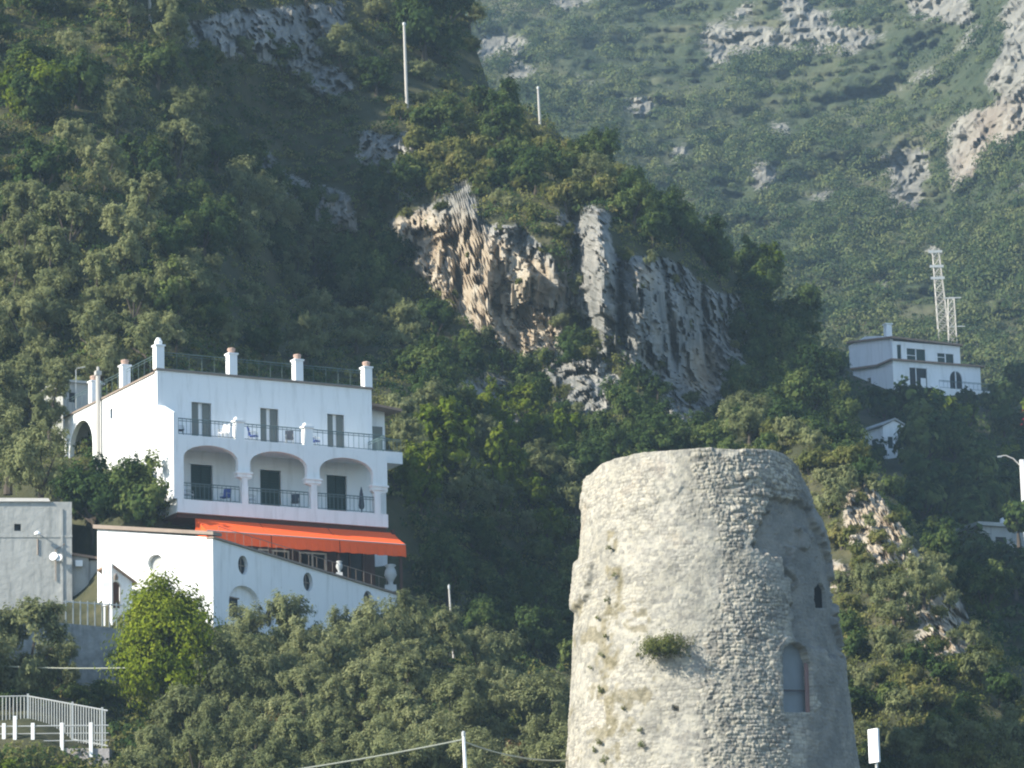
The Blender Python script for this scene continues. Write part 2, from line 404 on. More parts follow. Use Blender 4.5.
ROCKS = [(0.11, 0.112, 0.104), (0.185, 0.185, 0.17), (0.26, 0.25, 0.225), (0.36, 0.34, 0.30), (0.35, 0.25, 0.15), (0.45, 0.36, 0.245), (0.52, 0.46, 0.36)]  # greys darkened for the shaded cliff, ochres brightened for the sunlit face
EARTH = [(0.035, 0.040, 0.022), (0.06, 0.062, 0.032), (0.10, 0.092, 0.050)]
M_NEAR = earthmat('hillside earth and limestone', EARTH, ROCKS, 0.35, 0.40)
M_FAR = earthmat('far mountain earth and limestone', [(0.036, 0.052, 0.027), (0.062, 0.076, 0.039), (0.125, 0.122, 0.070)],
                 [(0.12, 0.118, 0.10), (0.18, 0.174, 0.15), (0.235, 0.225, 0.19), (0.30, 0.285, 0.24), (0.24, 0.185, 0.135), (0.32, 0.27, 0.21), (0.38, 0.34, 0.28)], 1.6, 0.12, 0.05)

# --- near hill: the house stands on it, a gully on the house's right, the cliff spur beyond
nearD = tps([
    (-260, 900, 186), (100, 900, 188), (400, 900, 190), (620, 900, 196), (850, 900, 205), (1050, 900, 215),
    (0, 768, 199), (50, 745, 203), (0, 710, 208.3), (60, 708, 211), (115, 704, 214), (50, 722, 206.5), (0, 640, 218), (115, 640, 221.5), (200, 768, 200), (330, 768, 200), (450, 768, 202), (560, 768, 208),
    (60, 640, 219), (36, 602, 230), (0, 602, 230), (84, 606, 227.5), (36, 500, 240), (110, 606, 224.5), (150, 650, 218), (150, 560, 231), (213, 660, 218.5), (250, 655, 221), (225, 590, 227), (300, 655, 225), (345, 645, 229), (300, 560, 240), (390, 625, 232), (330, 690, 214),
    (440, 680, 219), (430, 620, 234), (500, 690, 226), (500, 600, 252), (560, 680, 234), (570, 600, 256),
    (-250, 600, 226), (-250, 300, 264), (-250, 0, 298), (0, 400, 250), (0, 300, 259), (100, 300, 256), (0, 150, 276), (120, 520, 230.5), (60, 420, 250), (62, 448, 245.5), (140, 380, 250), (240, 368, 258), (400, 400, 262), (330, 385, 265), (430, 500, 250),
    (100, 200, 268), (180, 280, 261), (60, 60, 290), (180, 60, 296), (150, -60, 310), (-100, -150, 318),
    (250, 230, 290), (240, 125, 306), (300, 300, 294), (330, 200, 304), (380, 320, 294), (300, 120, 312), (400, 100, 316), (300, 20, 318), (450, 20, 338), (300, -120, 350),
    (480, 430, 276), (420, 220, 301), (480, 210, 296.5), (400, 150, 307), (540, 330, 293), (600, 215, 296), (600, 320, 288), (680, 300, 296), (735, 330, 309), (700, 390, 297), (640, 300, 289), (590, 470, 272), (660, 420, 281),
    (470, 100, 322), (540, 130, 322), (620, 200, 305), (640, 180, 318), (700, 240, 311), (745, 270, 320), (800, 340, 318), (860, 400, 318), (720, 460, 275), (800, 480, 262), (700, 700, 228), (900, 600, 250), (1000, 700, 240)], 0.0006)
ridgeA = curve([(-300, -190), (200, -150), (400, -100), (450, -30), (466, 20), (490, 90), (540, 118), (590, 160), (640, 205), (700, 245), (745, 282), (790, 320), (825, 362), (850, 412), (870, 458), (905, 515), (960, 590), (1010, 660), (1080, 700)])
rocksA = [
    [(392, 222), (420, 208), (462, 186), (482, 222), (520, 226), (548, 250), (562, 300), (562, 352), (528, 366), (480, 335), (438, 295), (404, 258)],
    [(384, 138), (412, 130), (416, 200), (394, 205)], [(583, 200), (612, 212), (618, 340), (598, 345), (588, 260)], [(560, 215), (590, 215), (594, 330), (560, 300)],
    [(610, 255), (664, 258), (705, 285), (746, 300), (748, 372), (716, 414), (660, 402), (614, 352)], [(458, 185), (474, 182), (482, 230), (456, 226)],
    [(535, 356), (606, 345), (622, 392), (600, 420), (560, 415)], [(455, 385), (500, 375), (520, 420), (500, 440), (470, 420)],
    [(252, 128), (278, 168), (352, 192), (362, 236), (312, 228), (258, 192)], [(170, 22), (238, 14), (300, 6), (348, 2), (344, 40), (300, 80), (262, 62), (206, 58)], [(660, 405), (700, 410), (690, 440), (650, 432)],
    [(300, 70), (340, 66), (360, 90), (320, 104)], [(360, 130), (384, 135), (380, 170), (356, 160)]]
ochre_litA = [[(392, 222), (420, 208), (462, 215), (500, 240), (548, 262), (556, 345), (528, 366), (480, 335), (438, 295), (404, 258)], [(395, 228), (420, 228), (450, 250), (470, 300), (445, 300), (408, 260)], [(926, 584), (956, 588), (974, 636), (962, 668), (934, 664), (914, 640)], [(490, 265), (545, 270), (560, 340), (530, 360), (500, 330)], [(430, 225), (450, 225), (455, 290), (440, 280)], [(690, 350), (715, 340), (712, 400), (680, 385)], [(640, 265), (660, 265), (655, 290), (636, 285)]]  # ochre stain, spread over the whole sunlit face to paint it brighter
def terrA(px, py, fl):      # the rock fin, the cleft beside it and the joints between the pillars
    wob = 6 * (fbm(fl * .35, 3, 140) - .5)
    def slot(x0, wd, y0, y1, sl=0.0): x = px + wob - x0 - sl * (py - y0); return np.exp(-(x / wd) ** 2) * smooth(y0 - 14, y0 + 8, py) * smooth(y1 + 14, y1 - 8, py)
    return -3.4 * slot(601, 11, 206, 340, .02) + 5.0 * slot(573, 15, 214, 345, .10) + 2.2 * slot(619, 3.5, 250, 345, .03) + 2.4 * slot(662, 4, 265, 360, .12) + 2.6 * slot(702, 5, 290, 390, .06) - 2.0 * slot(640, 12, 262, 350) + 1.0 * slot(452, 4, 225, 300, .12) - 1.6 * slot(468, 8, 186, 225, .0) - .8 * slot(535, 9, 262, 340)
A = make_sheet('hillside', -300, 1060, 2.2, 900, ridgeA, nearD, M_NEAR, rocksA, ochre_litA, ramp_=2.9, seed=1, toe=150, nrow=470, terr=terrA)

# --- crag just behind the tower on the right
cragD = tps([(740, 900, 200), (1150, 900, 196), (740, 768, 212), (900, 768, 207), (1150, 768, 203), (800, 640, 225), (900, 640, 219), (960, 660, 216), (1024, 720, 212), (810, 520, 238), (870, 540, 232), (935, 600, 225), (820, 440, 247), (880, 490, 240), (960, 600, 229), (1024, 690, 220), (1150, 740, 214), (740, 440, 252)], 0.001)
ridgeC = curve([(700, 470), (760, 420), (805, 424), (835, 450), (860, 474), (884, 500), (905, 530), (930, 556), (958, 590), (974, 630), (990, 668), (1024, 684), (1160, 760)])
rocksC = [[(846, 490), (884, 500), (910, 535), (900, 575), (858, 570), (840, 530)], [(862, 474), (880, 480), (890, 500), (866, 496)], [(905, 545), (935, 560), (930, 590), (905, 575)], [(926, 584), (956, 588), (974, 636), (962, 668), (934, 664), (914, 640)], [(815, 560), (850, 566), (845, 590), (820, 590)], [(880, 575), (915, 590), (905, 620), (880, 605)]]
C_ = make_sheet('crag_hillside', 700, 1160, 2.2, 900, ridgeC, cragD, M_NEAR, rocksC, rocksC, amp=1.2, ramp_=2.0, seed=4, back=(16, 3.0, 3.2), fis=0.5, toe=150, nrow=220)

# --- shaded middle slope with the villa
midD = tps([(700, 800, 250), (1000, 800, 262), (1250, 800, 262), (850, 600, 320), (1024, 600, 318), (860, 470, 372), (1000, 480, 372), (860, 400, 408), (980, 405, 410), (820, 350, 440), (900, 372, 432), (980, 380, 432), (1060, 380, 430), (1250, 480, 390), (1250, 600, 330)], 0.001)
ridgeM = curve([(680, 330), (830, 352), (880, 368), (960, 378), (985, 388), (1030, 392), (1100, 400), (1270, 420)])
Mid = make_sheet('middle_hillside', 680, 1270, 4, 800, ridgeM, midD, M_NEAR, [], [], amp=2.0, seed=8, back=(10, 6, 5))

# --- far mountain
farD = tps([(300, 600, 520), (900, 600, 520), (1250, 600, 520), (900, 430, 575), (900, 340, 620), (500, 120, 760), (760, 250, 690), (640, 160, 740), (480, 0, 860), (700, 0, 850), (860, 0, 830), (950, 60, 770), (1000, 60, 730), (1024, 160, 680), (960, 200, 700), (1150, 100, 650), (1150, -80, 760), (480, -150, 960), (900, -150, 920), (1250, -150, 800), (1250, 300, 600), (850, 120, 760), (300, 0, 860)], 0.002)
rocksB = [[(1060, -60), (1012, -10), (1003, 30), (996, 62), (986, 108), (966, 120), (946, 132), (945, 192), (962, 180), (986, 154), (1026, 138), (1080, 120)], [(886, 168), (906, 152), (932, 146), (928, 166), (898, 212), (888, 208)], [(892, 208), (908, 192), (922, 186), (900, 230)], [(880, 166), (912, 148), (910, 156), (882, 174)],
          [(905, -10), (972, -10), (962, 22), (930, 24), (912, 18)], [(690, 45), (760, 35), (840, 22), (880, 40), (850, 52), (780, 50), (720, 66)], [(772, -12), (812, -10), (800, 12), (776, 10)], [(470, 40), (520, 36), (530, 50), (480, 62)], [(505, 60), (540, 66), (536, 86), (512, 88)],
          [(622, 104), (655, 98), (660, 116), (640, 122)], [(668, 142), (690, 148), (684, 164), (672, 158)], [(690, 202), (708, 203), (704, 212), (692, 210)], [(770, 120), (792, 130), (788, 146), (776, 144)], [(745, 160), (775, 172), (770, 190), (752, 182)], [(1010, 180), (1040, 182), (1040, 200), (1014, 196)], [(845, 220), (860, 222), (856, 245), (846, 240)], [(925, 245), (945, 250), (940, 262), (926, 260)]]
def patchB(px, py, fl):
    n = fbm(fl * 0.035, 4, 71); m2 = fbm(fl * 0.16, 3, 72)
    band = np.exp(-((py - (40 + 0.0 * px)) / 45.0) ** 2) * 0.06 + np.exp(-((py - 330) / 60.0) ** 2) * 0.035
    return ((n * 0.42 + m2 * 0.58 + band) > 0.66).astype(float)
def terrB(px, py, fl):     # old cultivation terraces high on the slope
    k = smooth(150, 60, py) * smooth(560, 640, px) * smooth(1010, 930, px)
    z = fl[:, 2] / 4.5; return k * 1.5 * ((z - np.floor(z)) - .5) * 1.6 - 16 * (ridged(np.stack([fl[:, 0] * .014 + fl[:, 2] * .006, fl[:, 2] * .004, 0 * px], 1), 4, 77) - .5)
Far = make_sheet('mountainside', 300, 1250, 3.4, 600, curve([(300, -150), (1250, -150)]), farD, M_FAR, rocksB, [[(985, 100), (1024, 90), (1024, 140), (960, 190), (945, 180), (960, 140)]], amp=11, ramp_=7, seed=12, fis=0.13, warp=14, patch=patchB, back=(8, 20, 12), terr=terrB)

# --- sea at the foot of it all
sea = MB().box(-1600, 1600, -900, 1500, -3, 0.0).build('sea', mat('sea water', (0.02, 0.05, 0.07), 0.15, 0.2, 0.05, bump=0.15, bscale=0.6, spec=0.5)); tag(sea, kind='structure')

# --- summer air over the bay
hz = MB().box(-1700, 1700, -950, 1600, -4.2, 470).build('haze', None); tag(hz, kind='stuff')
hm = bpy.data.materials.new('haze'); hm.use_nodes = True; hn = hm.node_tree; hn.nodes.clear()
ho = hn.nodes.new('ShaderNodeOutputMaterial'); hv = hn.nodes.new('ShaderNodeVolumePrincipled')
hv.inputs['Color'].default_value = (0.58, 0.82, 1.0, 1); hv.inputs['Density'].default_value = 0.00020; hv.inputs['Anisotropy'].default_value = 0.1
hn.links.new(hv.outputs[0], ho.inputs['Volume']); hz.data.materials.append(hm)

# --- unseen ridge added beyond the left edge, shaped to throw shade on the villa's slope
gx, gy = np.meshgrid(np.linspace(-460, -72, 98), np.linspace(150, 560, 104)); fp_ = np.stack([gx.ravel(), gy.ravel(), 0 * gx.ravel()], 1)
hz_ = 300 * np.exp(-((gx + 255) / 120) ** 2) * smooth(235, 320, gy) * smooth(450, 380, gy)
base_ = 34 + (gy - 190) * .52
base_ = np.where(gy < 190, 34 + (gy - 190) * .85, base_)
gz = np.maximum(base_, 0) * smooth(-30, -110, gx) * .9 + hz_ + 9 * (fbm(fp_ * .03, 4, 120).reshape(gx.shape) - .5) + 4 * (ridged(fp_ * .09, 3, 121).reshape(gx.shape) - .5)
gi = np.arange(gx.size).reshape(gx.shape)
shade_ridge = mesh_np('mountainside', np.stack([gx, gy, gz], -1).reshape(-1, 3), np.stack([gi[:-1, :-1], gi[:-1, 1:], gi[1:, 1:], gi[1:, :-1]], -1).reshape(-1, 4), smooth_=True)
shade_ridge.materials.append(M_NEAR); attr(shade_ridge, 'rock', .25 + .3 * (fbm(fp_ * .05, 3, 122) - .5)); attr(shade_ridge, 'ochre_lit', np.zeros(gx.size)); tag(link('mountainside', shade_ridge), kind='structure')  # out of view, added only for the shadow it casts
# ------------------------------------------------------------------ the white hotel-like house with loggia and roof terrace
def railing(mb, x0, x1, y, z0, h, n, along='x', r=0.022, mid=True):
    def P(u, z): return (u, y, z) if along == 'x' else (y, u, z)
    mb.tube([P(x0, z0 + h), P(x1, z0 + h)], r * 1.5, 5); mb.tube([P(x0, z0 + 0.08), P(x1, z0 + 0.08)], r, 5)
    if mid: mb.tube([P(x0, z0 + h * 0.86), P(x1, z0 + h * 0.86)], r, 5)
    for k in range(n + 1):
        u = x0 + (x1 - x0) * k / n; mb.tube([P(u, z0 + 0.08), P(u, z0 + h)], r * 0.75, 4, cap=False)

HO = np.array([-20.225, 232.0, 47.24])
house = empty('house', HO, R(29), 'large white three storey house with arched loggia and roof terrace above the orange awning', 'house')
LOW = [(2.03, 3.40), (6.40, 7.72), (10.66, 11.95)]; UPD = [(2.12, 3.36), (6.46, 7.62), (10.76, 11.86)]
b = MB()
b.plate(rect(0, 13.7, -6.5, 7.55), [rect(a, c, -0.28, 2.24) for a, c in LOW] + [rect(a, c, 3.36, 5.87) for a, c in UPD] + [rect(0.9, 2.9, -5.0, -2.2), rect(3.5, 5.6, -5.0, -2.2), rect(6.2, 8.2, -4.1, -2.4), rect(8.8, 10.6, -4.1, -2.4), rect(11.2, 13.0, -5.0, -2.2)], front(0), 0.3)
b.plate(rect(0.3, 13.6, -6.5, 7.42), [rect(6.38, 6.75, 6.0, 6.62), rect(8.55, 8.9, 5.75, 6.45), arch(9.35, 12.85, 3.0, 5.1, 6.8), rect(3.0, 3.8, -1.2, 0.2)], side(0), 0.3)
b.box(13.4, 13.7, 0.3, 13.6, -6.5, 7.55); b.box(0.3, 13.4, 13.3, 13.6, -6.5, 7.42)
b.box(0.3, 13.4, 0.3, 13.3, 7.1, 7.4)
b.box(3.4, 3.6, 8.9, 13.3, 2.6, 7.1); b.box(0.3, 3.4, 8.7, 8.9, 2.6, 7.1); b.box(0.3, 3.4, 8.9, 13.3, 2.4, 2.6)
wall = b.build('wall', WHITE, house)
def shutter_door(x0, x1, z0, z1, m, gap, y=0.12):
    d = MB(); wd = x1 - x0
    for a, c in ((x0 + .02, x0 + wd * (.5 - gap)), (x0 + wd * (.5 + gap), x1 - .02)):
        d.box(a, c, y, y + .05, z0, z1 - .02)
        for k in range(int((z1 - z0) / .16)): d.box(a + .06, c - .06, y - .025, y - .002, z0 + .08 + k * .16, z0 + .17 + k * .16)
    o = d.build('door', m, house)
    MB().box(x0, x1, y + .09, y + .12, z0, z1).build('pane', DARK if gap < .05 else WHITE2, o)
    f = MB(); f.box(x0 - .07, x0, -.035, .1, z0, z1); f.box(x1, x1 + .07, -.035, .1, z0, z1); f.box(x0 - .07, x1 + .07, -.035, .1, z1, z1 + .07); f.build('frame', WHITE2, o)
for a, c in LOW: shutter_door(a, c, -0.28, 2.24, GREEN, 0.01)
for a, c in UPD: shutter_door(a, c, 3.36, 5.87, GREY, 0.11)
for (a, c, z0, z1) in ((6.38, 6.75, 6.0, 6.62), (8.55, 8.9, 5.75, 6.45), (3.0, 3.8, -1.2, .2)):
    wn = MB().box(0.16, 0.2, a, c, z0, z1).build('window', DARK, house)
    f = MB(); f.box(-.03, .14, a - .06, c + .06, z0 - .07, z0); f.build('sill', WHITE2, wn)
# loggia and balconies
b = MB(); b.box(0.22, 13.5, -2.2, 0, -1.07, -0.30); lower_slab = b.build('balcony_slab', WHITE, house)
b = MB(); b.box(0.0, 13.5, -2.2, 0, 3.0, 3.4); b.build('balcony_slab', WHITE, house)
b = MB()
out = [(0.02, 3.0), (0.02, -0.3), (0.62, -0.3)]
def bay(u0, u1, spring, top): return [(u0, spring)] + [((u0 + u1) / 2 - (u1 - u0) / 2 * math.cos(math.pi * k / 16), spring + (top - spring) * math.sin(math.pi * k / 16)) for k in range(1, 16)] + [(u1, spring)]
out += bay(0.62, 4.0, 2.12, 2.9) + [(4.0, 1.6), (3.95, 1.5), (3.95, 1.3), (4.26, 1.1), (4.26, -.3), (4.58, -.3), (4.58, 1.1), (4.85, 1.2), (4.85, 1.45), (4.75, 1.55)] + bay(4.75, 8.35, 2.08, 2.88) + [(8.35, 1.5), (8.25, 1.4), (8.25, 1.15), (8.62, 1.05), (8.62, -.3), (8.94, -.3), (8.94, 1.05), (9.25, 1.15), (9.25, 1.4), (9.15, 1.5)] + bay(9.15, 12.58, 2.02, 2.84) + [(12.58, 1.4), (12.48, 1.3), (12.48, 1.05), (12.66, .9), (12.66, -.3), (13.05, -.3), (13.05, .85), (13.5, 1.0), (13.5, 3.0)]
b.plate(out, [], front(-2.2), 0.34)
b.build('arcade', WHITE, house)
b = MB()
for u0, u1, z in ((3.87, 4.88, 1.42), (8.22, 9.28, 1.37), (12.45, 13.55, 1.27)):
    b = MB(); b.box(u0, u1, -2.30, -1.80, z, z + .11); b.box(u0 + .06, u1 - .06, -2.25, -1.83, z - .2, z)
    b.build('corbel', WHITE, house)
b = MB()                                                        # left end wall with its sloping parapet
b.plate([(-2.198, -0.3), (-0.003, -0.3), (-0.003, 5.5), (-0.35, 5.42), (-1.9, 4.72), (-2.198, 4.66)], [], side(-0.004), 0.3); b.build('side_parapet', WHITE, house)
for u, z0 in ((4.42, -.3), (8.78, -.3)):
    MB().box(u - .2, u + .2, -2.205, -1.83, -.3, .72).build('railing_post', WHITE, house)
for u in (4.15, 8.5):
    q = MB(); q.box(u - .26, u + .26, -2.2, -1.75, 3.4, 4.42); q.box(u - .34, u + .34, -2.26, -1.69, 4.42, 4.54); q.box(u - .2, u + .2, -2.15, -1.8, 4.54, 4.72); q.build('railing_post', WHITE2, house)
for a, c in ((.3, 4.1), (4.68, 8.44), (9.04, 12.66)):
    q = MB(); railing(q, a, c, -2.1, -.3, .95, 14); q.build('balcony_railing', RAIL, house)
for a, c in ((.35, 3.88), (4.42, 8.24), (8.77, 13.4)):
    q = MB(); railing(q, a, c, -2.1, 3.4, .95, 14); q.build('balcony_railing', RAIL, house)
q = MB(); railing(q, -2.1, -0.05, 13.4, 3.4, .95, 8, 'y'); q.build('balcony_railing', RAIL, house)
# roof edge, terrace pillars with pots, railings
b = MB()
b.box(-.08, 13.8, -.10, .32, 7.56, 7.66); b.box(-.08, .32, .32, 13.7, 7.43, 7.53); b.box(13.4, 13.8, .32, 13.7, 7.56, 7.66)
cop = b.build('roof_coping', COPE, house)
for (x, y, zb, h) in ((.16, .14, 7.66, 1.3), (4.74, .12, 7.66, 1.2), (8.96, .12, 7.66, 1.2), (13.45, .12, 7.66, 1.15), (.14, 4.9, 7.53, 1.25), (.14, 9.45, 7.53, 1.25)):
    q = MB(); q.box(x - .25, x + .25, y - .25, y + .25, zb, zb + h); q.box(x - .31, x + .31, y - .31, y + .31, zb + h, zb + h + .09)
    p = q.build('terrace_pillar', WHITE2, house)
    q = MB()
    if y < 2 and x < 1: q.lathe((x, y, zb + h + .09), [(.2, 0), (.24, .2), (.17, .3), (.12, .42)], 10); q.build('cap', WHITE2, p)
    else: q.lathe((x, y, zb + h + .09), [(.16, 0), (.2, .12), (.25, .25), (.23, .3), (.1, .34)], 10); q.build('pot', TERRA, p)
for a, c in ((.5, 4.45), (5.0, 8.7), (9.2, 13.2)):
    q = MB(); railing(q, a, c, .14, 7.66, 1.0, 5, r=.014); q.build('roof_railing', RAIL, house)
for a, c in ((.45, 4.6), (5.2, 9.1), (9.8, 13.4)):
    q = MB(); railing(q, a, c, .14, 7.53, 1.05, 5, 'y', r=.014); q.build('roof_railing', RAIL, house)
q = MB(); q.tube([(-.22, 8.0, 2.0), (-.22, 8.0, 8.9)], .13, 10); q.box(-.4, -.05, 7.85, 8.15, 8.9, 9.15); q.tube([(-.22, 8, 9.15), (-.22, 8, 9.4)], .09, 8); q.build('flue_pipe', POLEW, house)
q = MB(); q.hexa([(6.3, 5.5, 7.4), (10.8, 5.5, 7.4), (10.8, 9.5, 7.4), (6.3, 9.5, 7.4), (6.3, 5.5, 8.05), (10.8, 5.5, 7.75), (10.8, 9.5, 8.4), (6.3, 9.5, 8.7)]); rr = q.build('roof_room', WHITE, house)
q = MB(); q.hexa([(6.1, 5.2, 8.08), (11.0, 5.2, 7.78), (11.0, 9.6, 8.44), (6.1, 9.6, 8.74), (6.1, 5.2, 8.2), (11.0, 5.2, 7.9), (11.0, 9.6, 8.56), (6.1, 9.6, 8.86)]); q.build('roof', TILE, rr)
# annex with its own little balcony on the far end
q = MB(); q.box(13.702, 15.3, 1.5, 6.5, -6.5, 6.75); ann = q.build('annex', WHITE, house)
q = MB(); q.hexa([(13.702, .4, 6.75), (15.9, .4, 6.5), (15.9, 6.6, 6.8), (13.702, 6.6, 7.05), (13.702, .4, 6.9), (15.9, .4, 6.65), (15.9, 6.6, 6.95), (13.702, 6.6, 7.2)]); q.build('roof', TILE, ann)
q = MB(); q.box(13.702, 15.35, -.6, 1.5, 3.1, 3.4); q.box(13.702, 15.35, -.6, -.45, 3.4, 3.8); q.build('balcony_slab', WHITE, house)
q = MB(); railing(q, 13.8, 15.3, -.5, 3.8, .75, 6); q.build('balcony_railing', RAIL, house)
q = MB(); q.box(14.2, 15.1, 1.42, 1.48, 3.5, 5.7); q.build('door', GREY, house)
# restaurant front below the balcony
q = MB(); q.box(.22, 13.5, -2.0, -.02, -1.32, -1.072); q.build('fascia', WOOD, house)
q = MB(); q.plate(rect(.02, 13.68, -5.3, -1.33), [rect(.9, 2.9, -5.0, -2.2), rect(3.5, 5.6, -5.0, -2.2), rect(6.2, 8.2, -4.1, -2.4), rect(8.8, 10.6, -4.1, -2.4), rect(11.2, 13.0, -5.0, -2.2)], front(-.06), .055); q.build('wood_panelling', WOOD, house)
for (a, c, z0, z1) in ((.9, 2.9, -5, -2.2), (3.5, 5.6, -5, -2.2), (6.2, 8.2, -4.1, -2.4), (8.8, 10.6, -4.1, -2.4), (11.2, 13.0, -5, -2.2)):
    wn = MB().box(a, c, .12, .16, z0, z1).build('window', DARK, house)
    f = MB(); 
    for u in (a, (a + c) / 2 - .04, c - .08): f.box(u, u + .08, .02, .11, z0, z1)
    f.box(a + .08, c - .08, .03, .10, z1 - .08, z1); f.build('frame', WHITE2 if z0 > -4.5 else WOOD, wn)
# awning in three bays with a valance
Y0, Z0, Y1, Z1 = -2.15, -1.36, -3.65, -2.28
aw = None
for k, (a, c) in enumerate(((1.35, 5.3), (5.35, 9.6), (9.65, 13.85))):
    q = MB(); n = 8
    V = []
    for i in range(n + 1):
        f = i / n; sag = -.07 * math.sin(math.pi * f)
        for x in (a, c): V.append((x, Y0 + (Y1 - Y0) * f, Z0 + (Z1 - Z0) * f + sag)); V.append((x, Y0 + (Y1 - Y0) * f, Z0 + (Z1 - Z0) * f + sag - .025))
    Fc = []
    for i in range(n):
        o_ = i * 4; Fc += [(o_, o_ + 2, o_ + 6, o_ + 4), (o_ + 1, o_ + 5, o_ + 7, o_ + 3), (o_, o_ + 4, o_ + 5, o_ + 1), (o_ + 2, o_ + 3, o_ + 7, o_ + 6)]
    q.add(V, Fc); aw = q.build('awning', ORANGE, house)
    q = MB(); nn = 24; V = []
    for i in range(nn + 1):
        x = a + (c - a) * i / nn; wob = .03 * math.sin(i * 1.9); V += [(x, Y1 - .005, Z1), (x, Y1 - .08 + wob, Z1 - .74 - .02 * math.cos(i * 1.3))]
    q.add(V, [(2 * i, 2 * i + 1, 2 * i + 3, 2 * i + 2) for i in range(nn)]); vo = q.build('valance', ORANGE, aw)
    sm_ = vo.modifiers.new('cloth thickness', 'SOLIDIFY'); sm_.thickness = .02
    q = MB(); q.tube([(a, Y1, Z1 - .02), (c, Y1, Z1 - .02)], .035, 6); q.build('rod', METAL, aw)
    for x in (a + .1, c - .1): MB().tube([(x, Y0 + .2, Z0 - .5), (x, Y1, Z1 - .03)], .03, 5).build('arm', METAL, aw)
q = MB(); q.plate([(Y0, Z0), (Y1, Z1), (Y1 - .06, Z1 - .72), (Y0, Z1 - .72)], [], side(1.32), .02); q.build('side_curtain', ORANGE, aw)
q = MB(); q.box(13.7, 13.85, -2.3, -2.1, -1.5, -1.2); q.build('bracket', WOOD, house)
for x in (1.6, 5.32, 9.62, 13.6):
    q = MB(); q.box(x - .07, x + .07, -3.55, -3.41, -5.9, -2.3); q.build('post', WOOD, house)

def house_pt(x, y, z): return house.matrix_world @ Vector((x, y, z)) if False else Vector(HO) + Matrix.Rotation(R(29), 3, 'Z') @ Vector((x, y, z))
def patio_chair(x, y, z, rz, m, label):
    t = empty('patio_chair', house_pt(x, y, z), R(29) + rz, label, 'chair', 'chairs on the balconies of the white house')
    q = MB(); q.box(-.24, .24, -.24, .22, .40, .45); q.build('seat', m, t)
    q = MB(); q.hexa([(-.24, .17, .45), (.24, .17, .45), (.24, .22, .45), (-.24, .22, .45), (-.24, .30, .98), (.24, .30, .98), (.24, .34, .98), (-.24, .34, .98)]); q.build('backrest', m, t)
    for sx in (-.21, .21):
        for sy in (-.2, .18): MB().tube([(sx, sy, 0), (sx, sy, .40)], .02, 5).build('leg', METAL, t)
        MB().tube([(sx, -.22, .40), (sx, -.22, .64), (sx, .22, .66)], .02, 5).build('armrest', METAL, t)
M_DKC = flat('dark canvas', (.05, .055, .07)); M_WCH = flat('white plastic', (.75, .75, .75), .4)
patio_chair(.75, -1.4, 3.4, 1.2, M_DKC, 'dark canvas chair at the left end of the upper balcony')
patio_chair(3.4, -1.6, 3.4, -1.0, M_WCH, 'white chair beside the first white post of the upper balcony')
patio_chair(5.3, -1.5, 3.4, .9, BLUE, 'blue chair in the middle bay of the upper balcony')
patio_chair(7.6, -1.5, 3.4, -.4, M_DKC, 'dark canvas chair beside the second white post of the upper balcony')
patio_chair(9.2, -1.5, 3.4, .5, BLUE, 'blue chair in the right bay of the upper balcony')
patio_chair(3.5, -1.5, -.3, -.9, BLUE, 'blue chair under the left arch of the loggia')
patio_chair(5.1, -1.5, -.3, .8, M_WCH, 'white chair under the middle arch, by the first pier of the loggia')
patio_chair(7.9, -1.5, -.3, -.5, M_DKC, 'dark canvas chair under the middle arch, by the second pier of the loggia')
patio_chair(1.2, -1.5, -.3, .7, M_WCH, 'white chair under the left arch by the end wall of the loggia')
um = empty('closed_umbrella', house_pt(12.1, -1.6, -.3), 0, 'dark closed sunshade standing under the right arch of the loggia', 'sunshade')
q = MB(); q.lathe((0, 0, 0), [(.03, 0), (.03, .3), (.13, .35), (.17, .5), (.11, 1.2), (.05, 1.5), (.02, 1.62)], 10); q.build('cover', M_DKC, um)
q = MB(); q.lathe((0, 0, 0), [(.25, 0), (.25, .06), (.05, .09)], 12); q.build('base', CONC, um)

# ------------------------------------------------------------------ restaurant terrace block in front of the house
WA = 55; WO = np.array([-16.415, 222.0, 40.8136])
wing = empty('terrace_building', WO, R(WA), 'long low white building with oval windows carrying the restaurant terrace', 'building')
holes = [circ(2.6, 1.15, .43, .53), circ(8.34, .94, .43, .53), circ(13.85, .6, .43, .53), circ(4.9, -1.5, .42, .52)]
b = MB(); b.plate([(.0, -6), (16.6, -6), (16.6, 1.22), (.0, 2.28)], holes + [arch(1.35, 4.04, -2.0, -.95, .02)], front(0), .35)
b.plate([(.35, -6), (8.2, -6), (8.2, 3.83), (.35, 2.40), ], [circ(4.07, 1.49, .52, .42)], side(0), .35)
b.box(.35, 16.25, 7.85, 8.2, -6, .6); b.box(16.25, 16.6, .35, 8.2, -6, 1.2)
b.box(.35, 16.25, .35, 7.85, -1.2, -.95)
b.build('wall', WHITE, wing)
for hu, hv in ((2.6, 1.15), (8.34, .94), (13.85, .6), (4.9, -1.5)):
    wn = MB().box(hu - .6, hu + .6, .24, .28, hv - .7, hv + .7).build('window', DARK, wing)
    q = MB(); q.box(hu - .025, hu + .025, .16, .2, hv - .5, hv + .5); q.box(hu - .4, hu + .4, .165, .195, hv - .025, hv + .025); q.build('grille', COPE, wn)
MB().box(.26, .3, 3.4, 4.75, .9, 2.1).build('niche', CONC, wing)
MB().box(1.3, 4.1, .30, .34, -2.1, .1).build('alcove', WHITE, wing)
wn = MB().box(1.45, 2.35, .22, .29, -1.75, -.75).build('window', DARK, wing)
q = MB(); q.box(1.4, 2.4, .12, .22, -.75, -.68); q.box(1.4, 2.4, .12, .22, -1.28, -1.22); q.build('frame', COPE, wn)
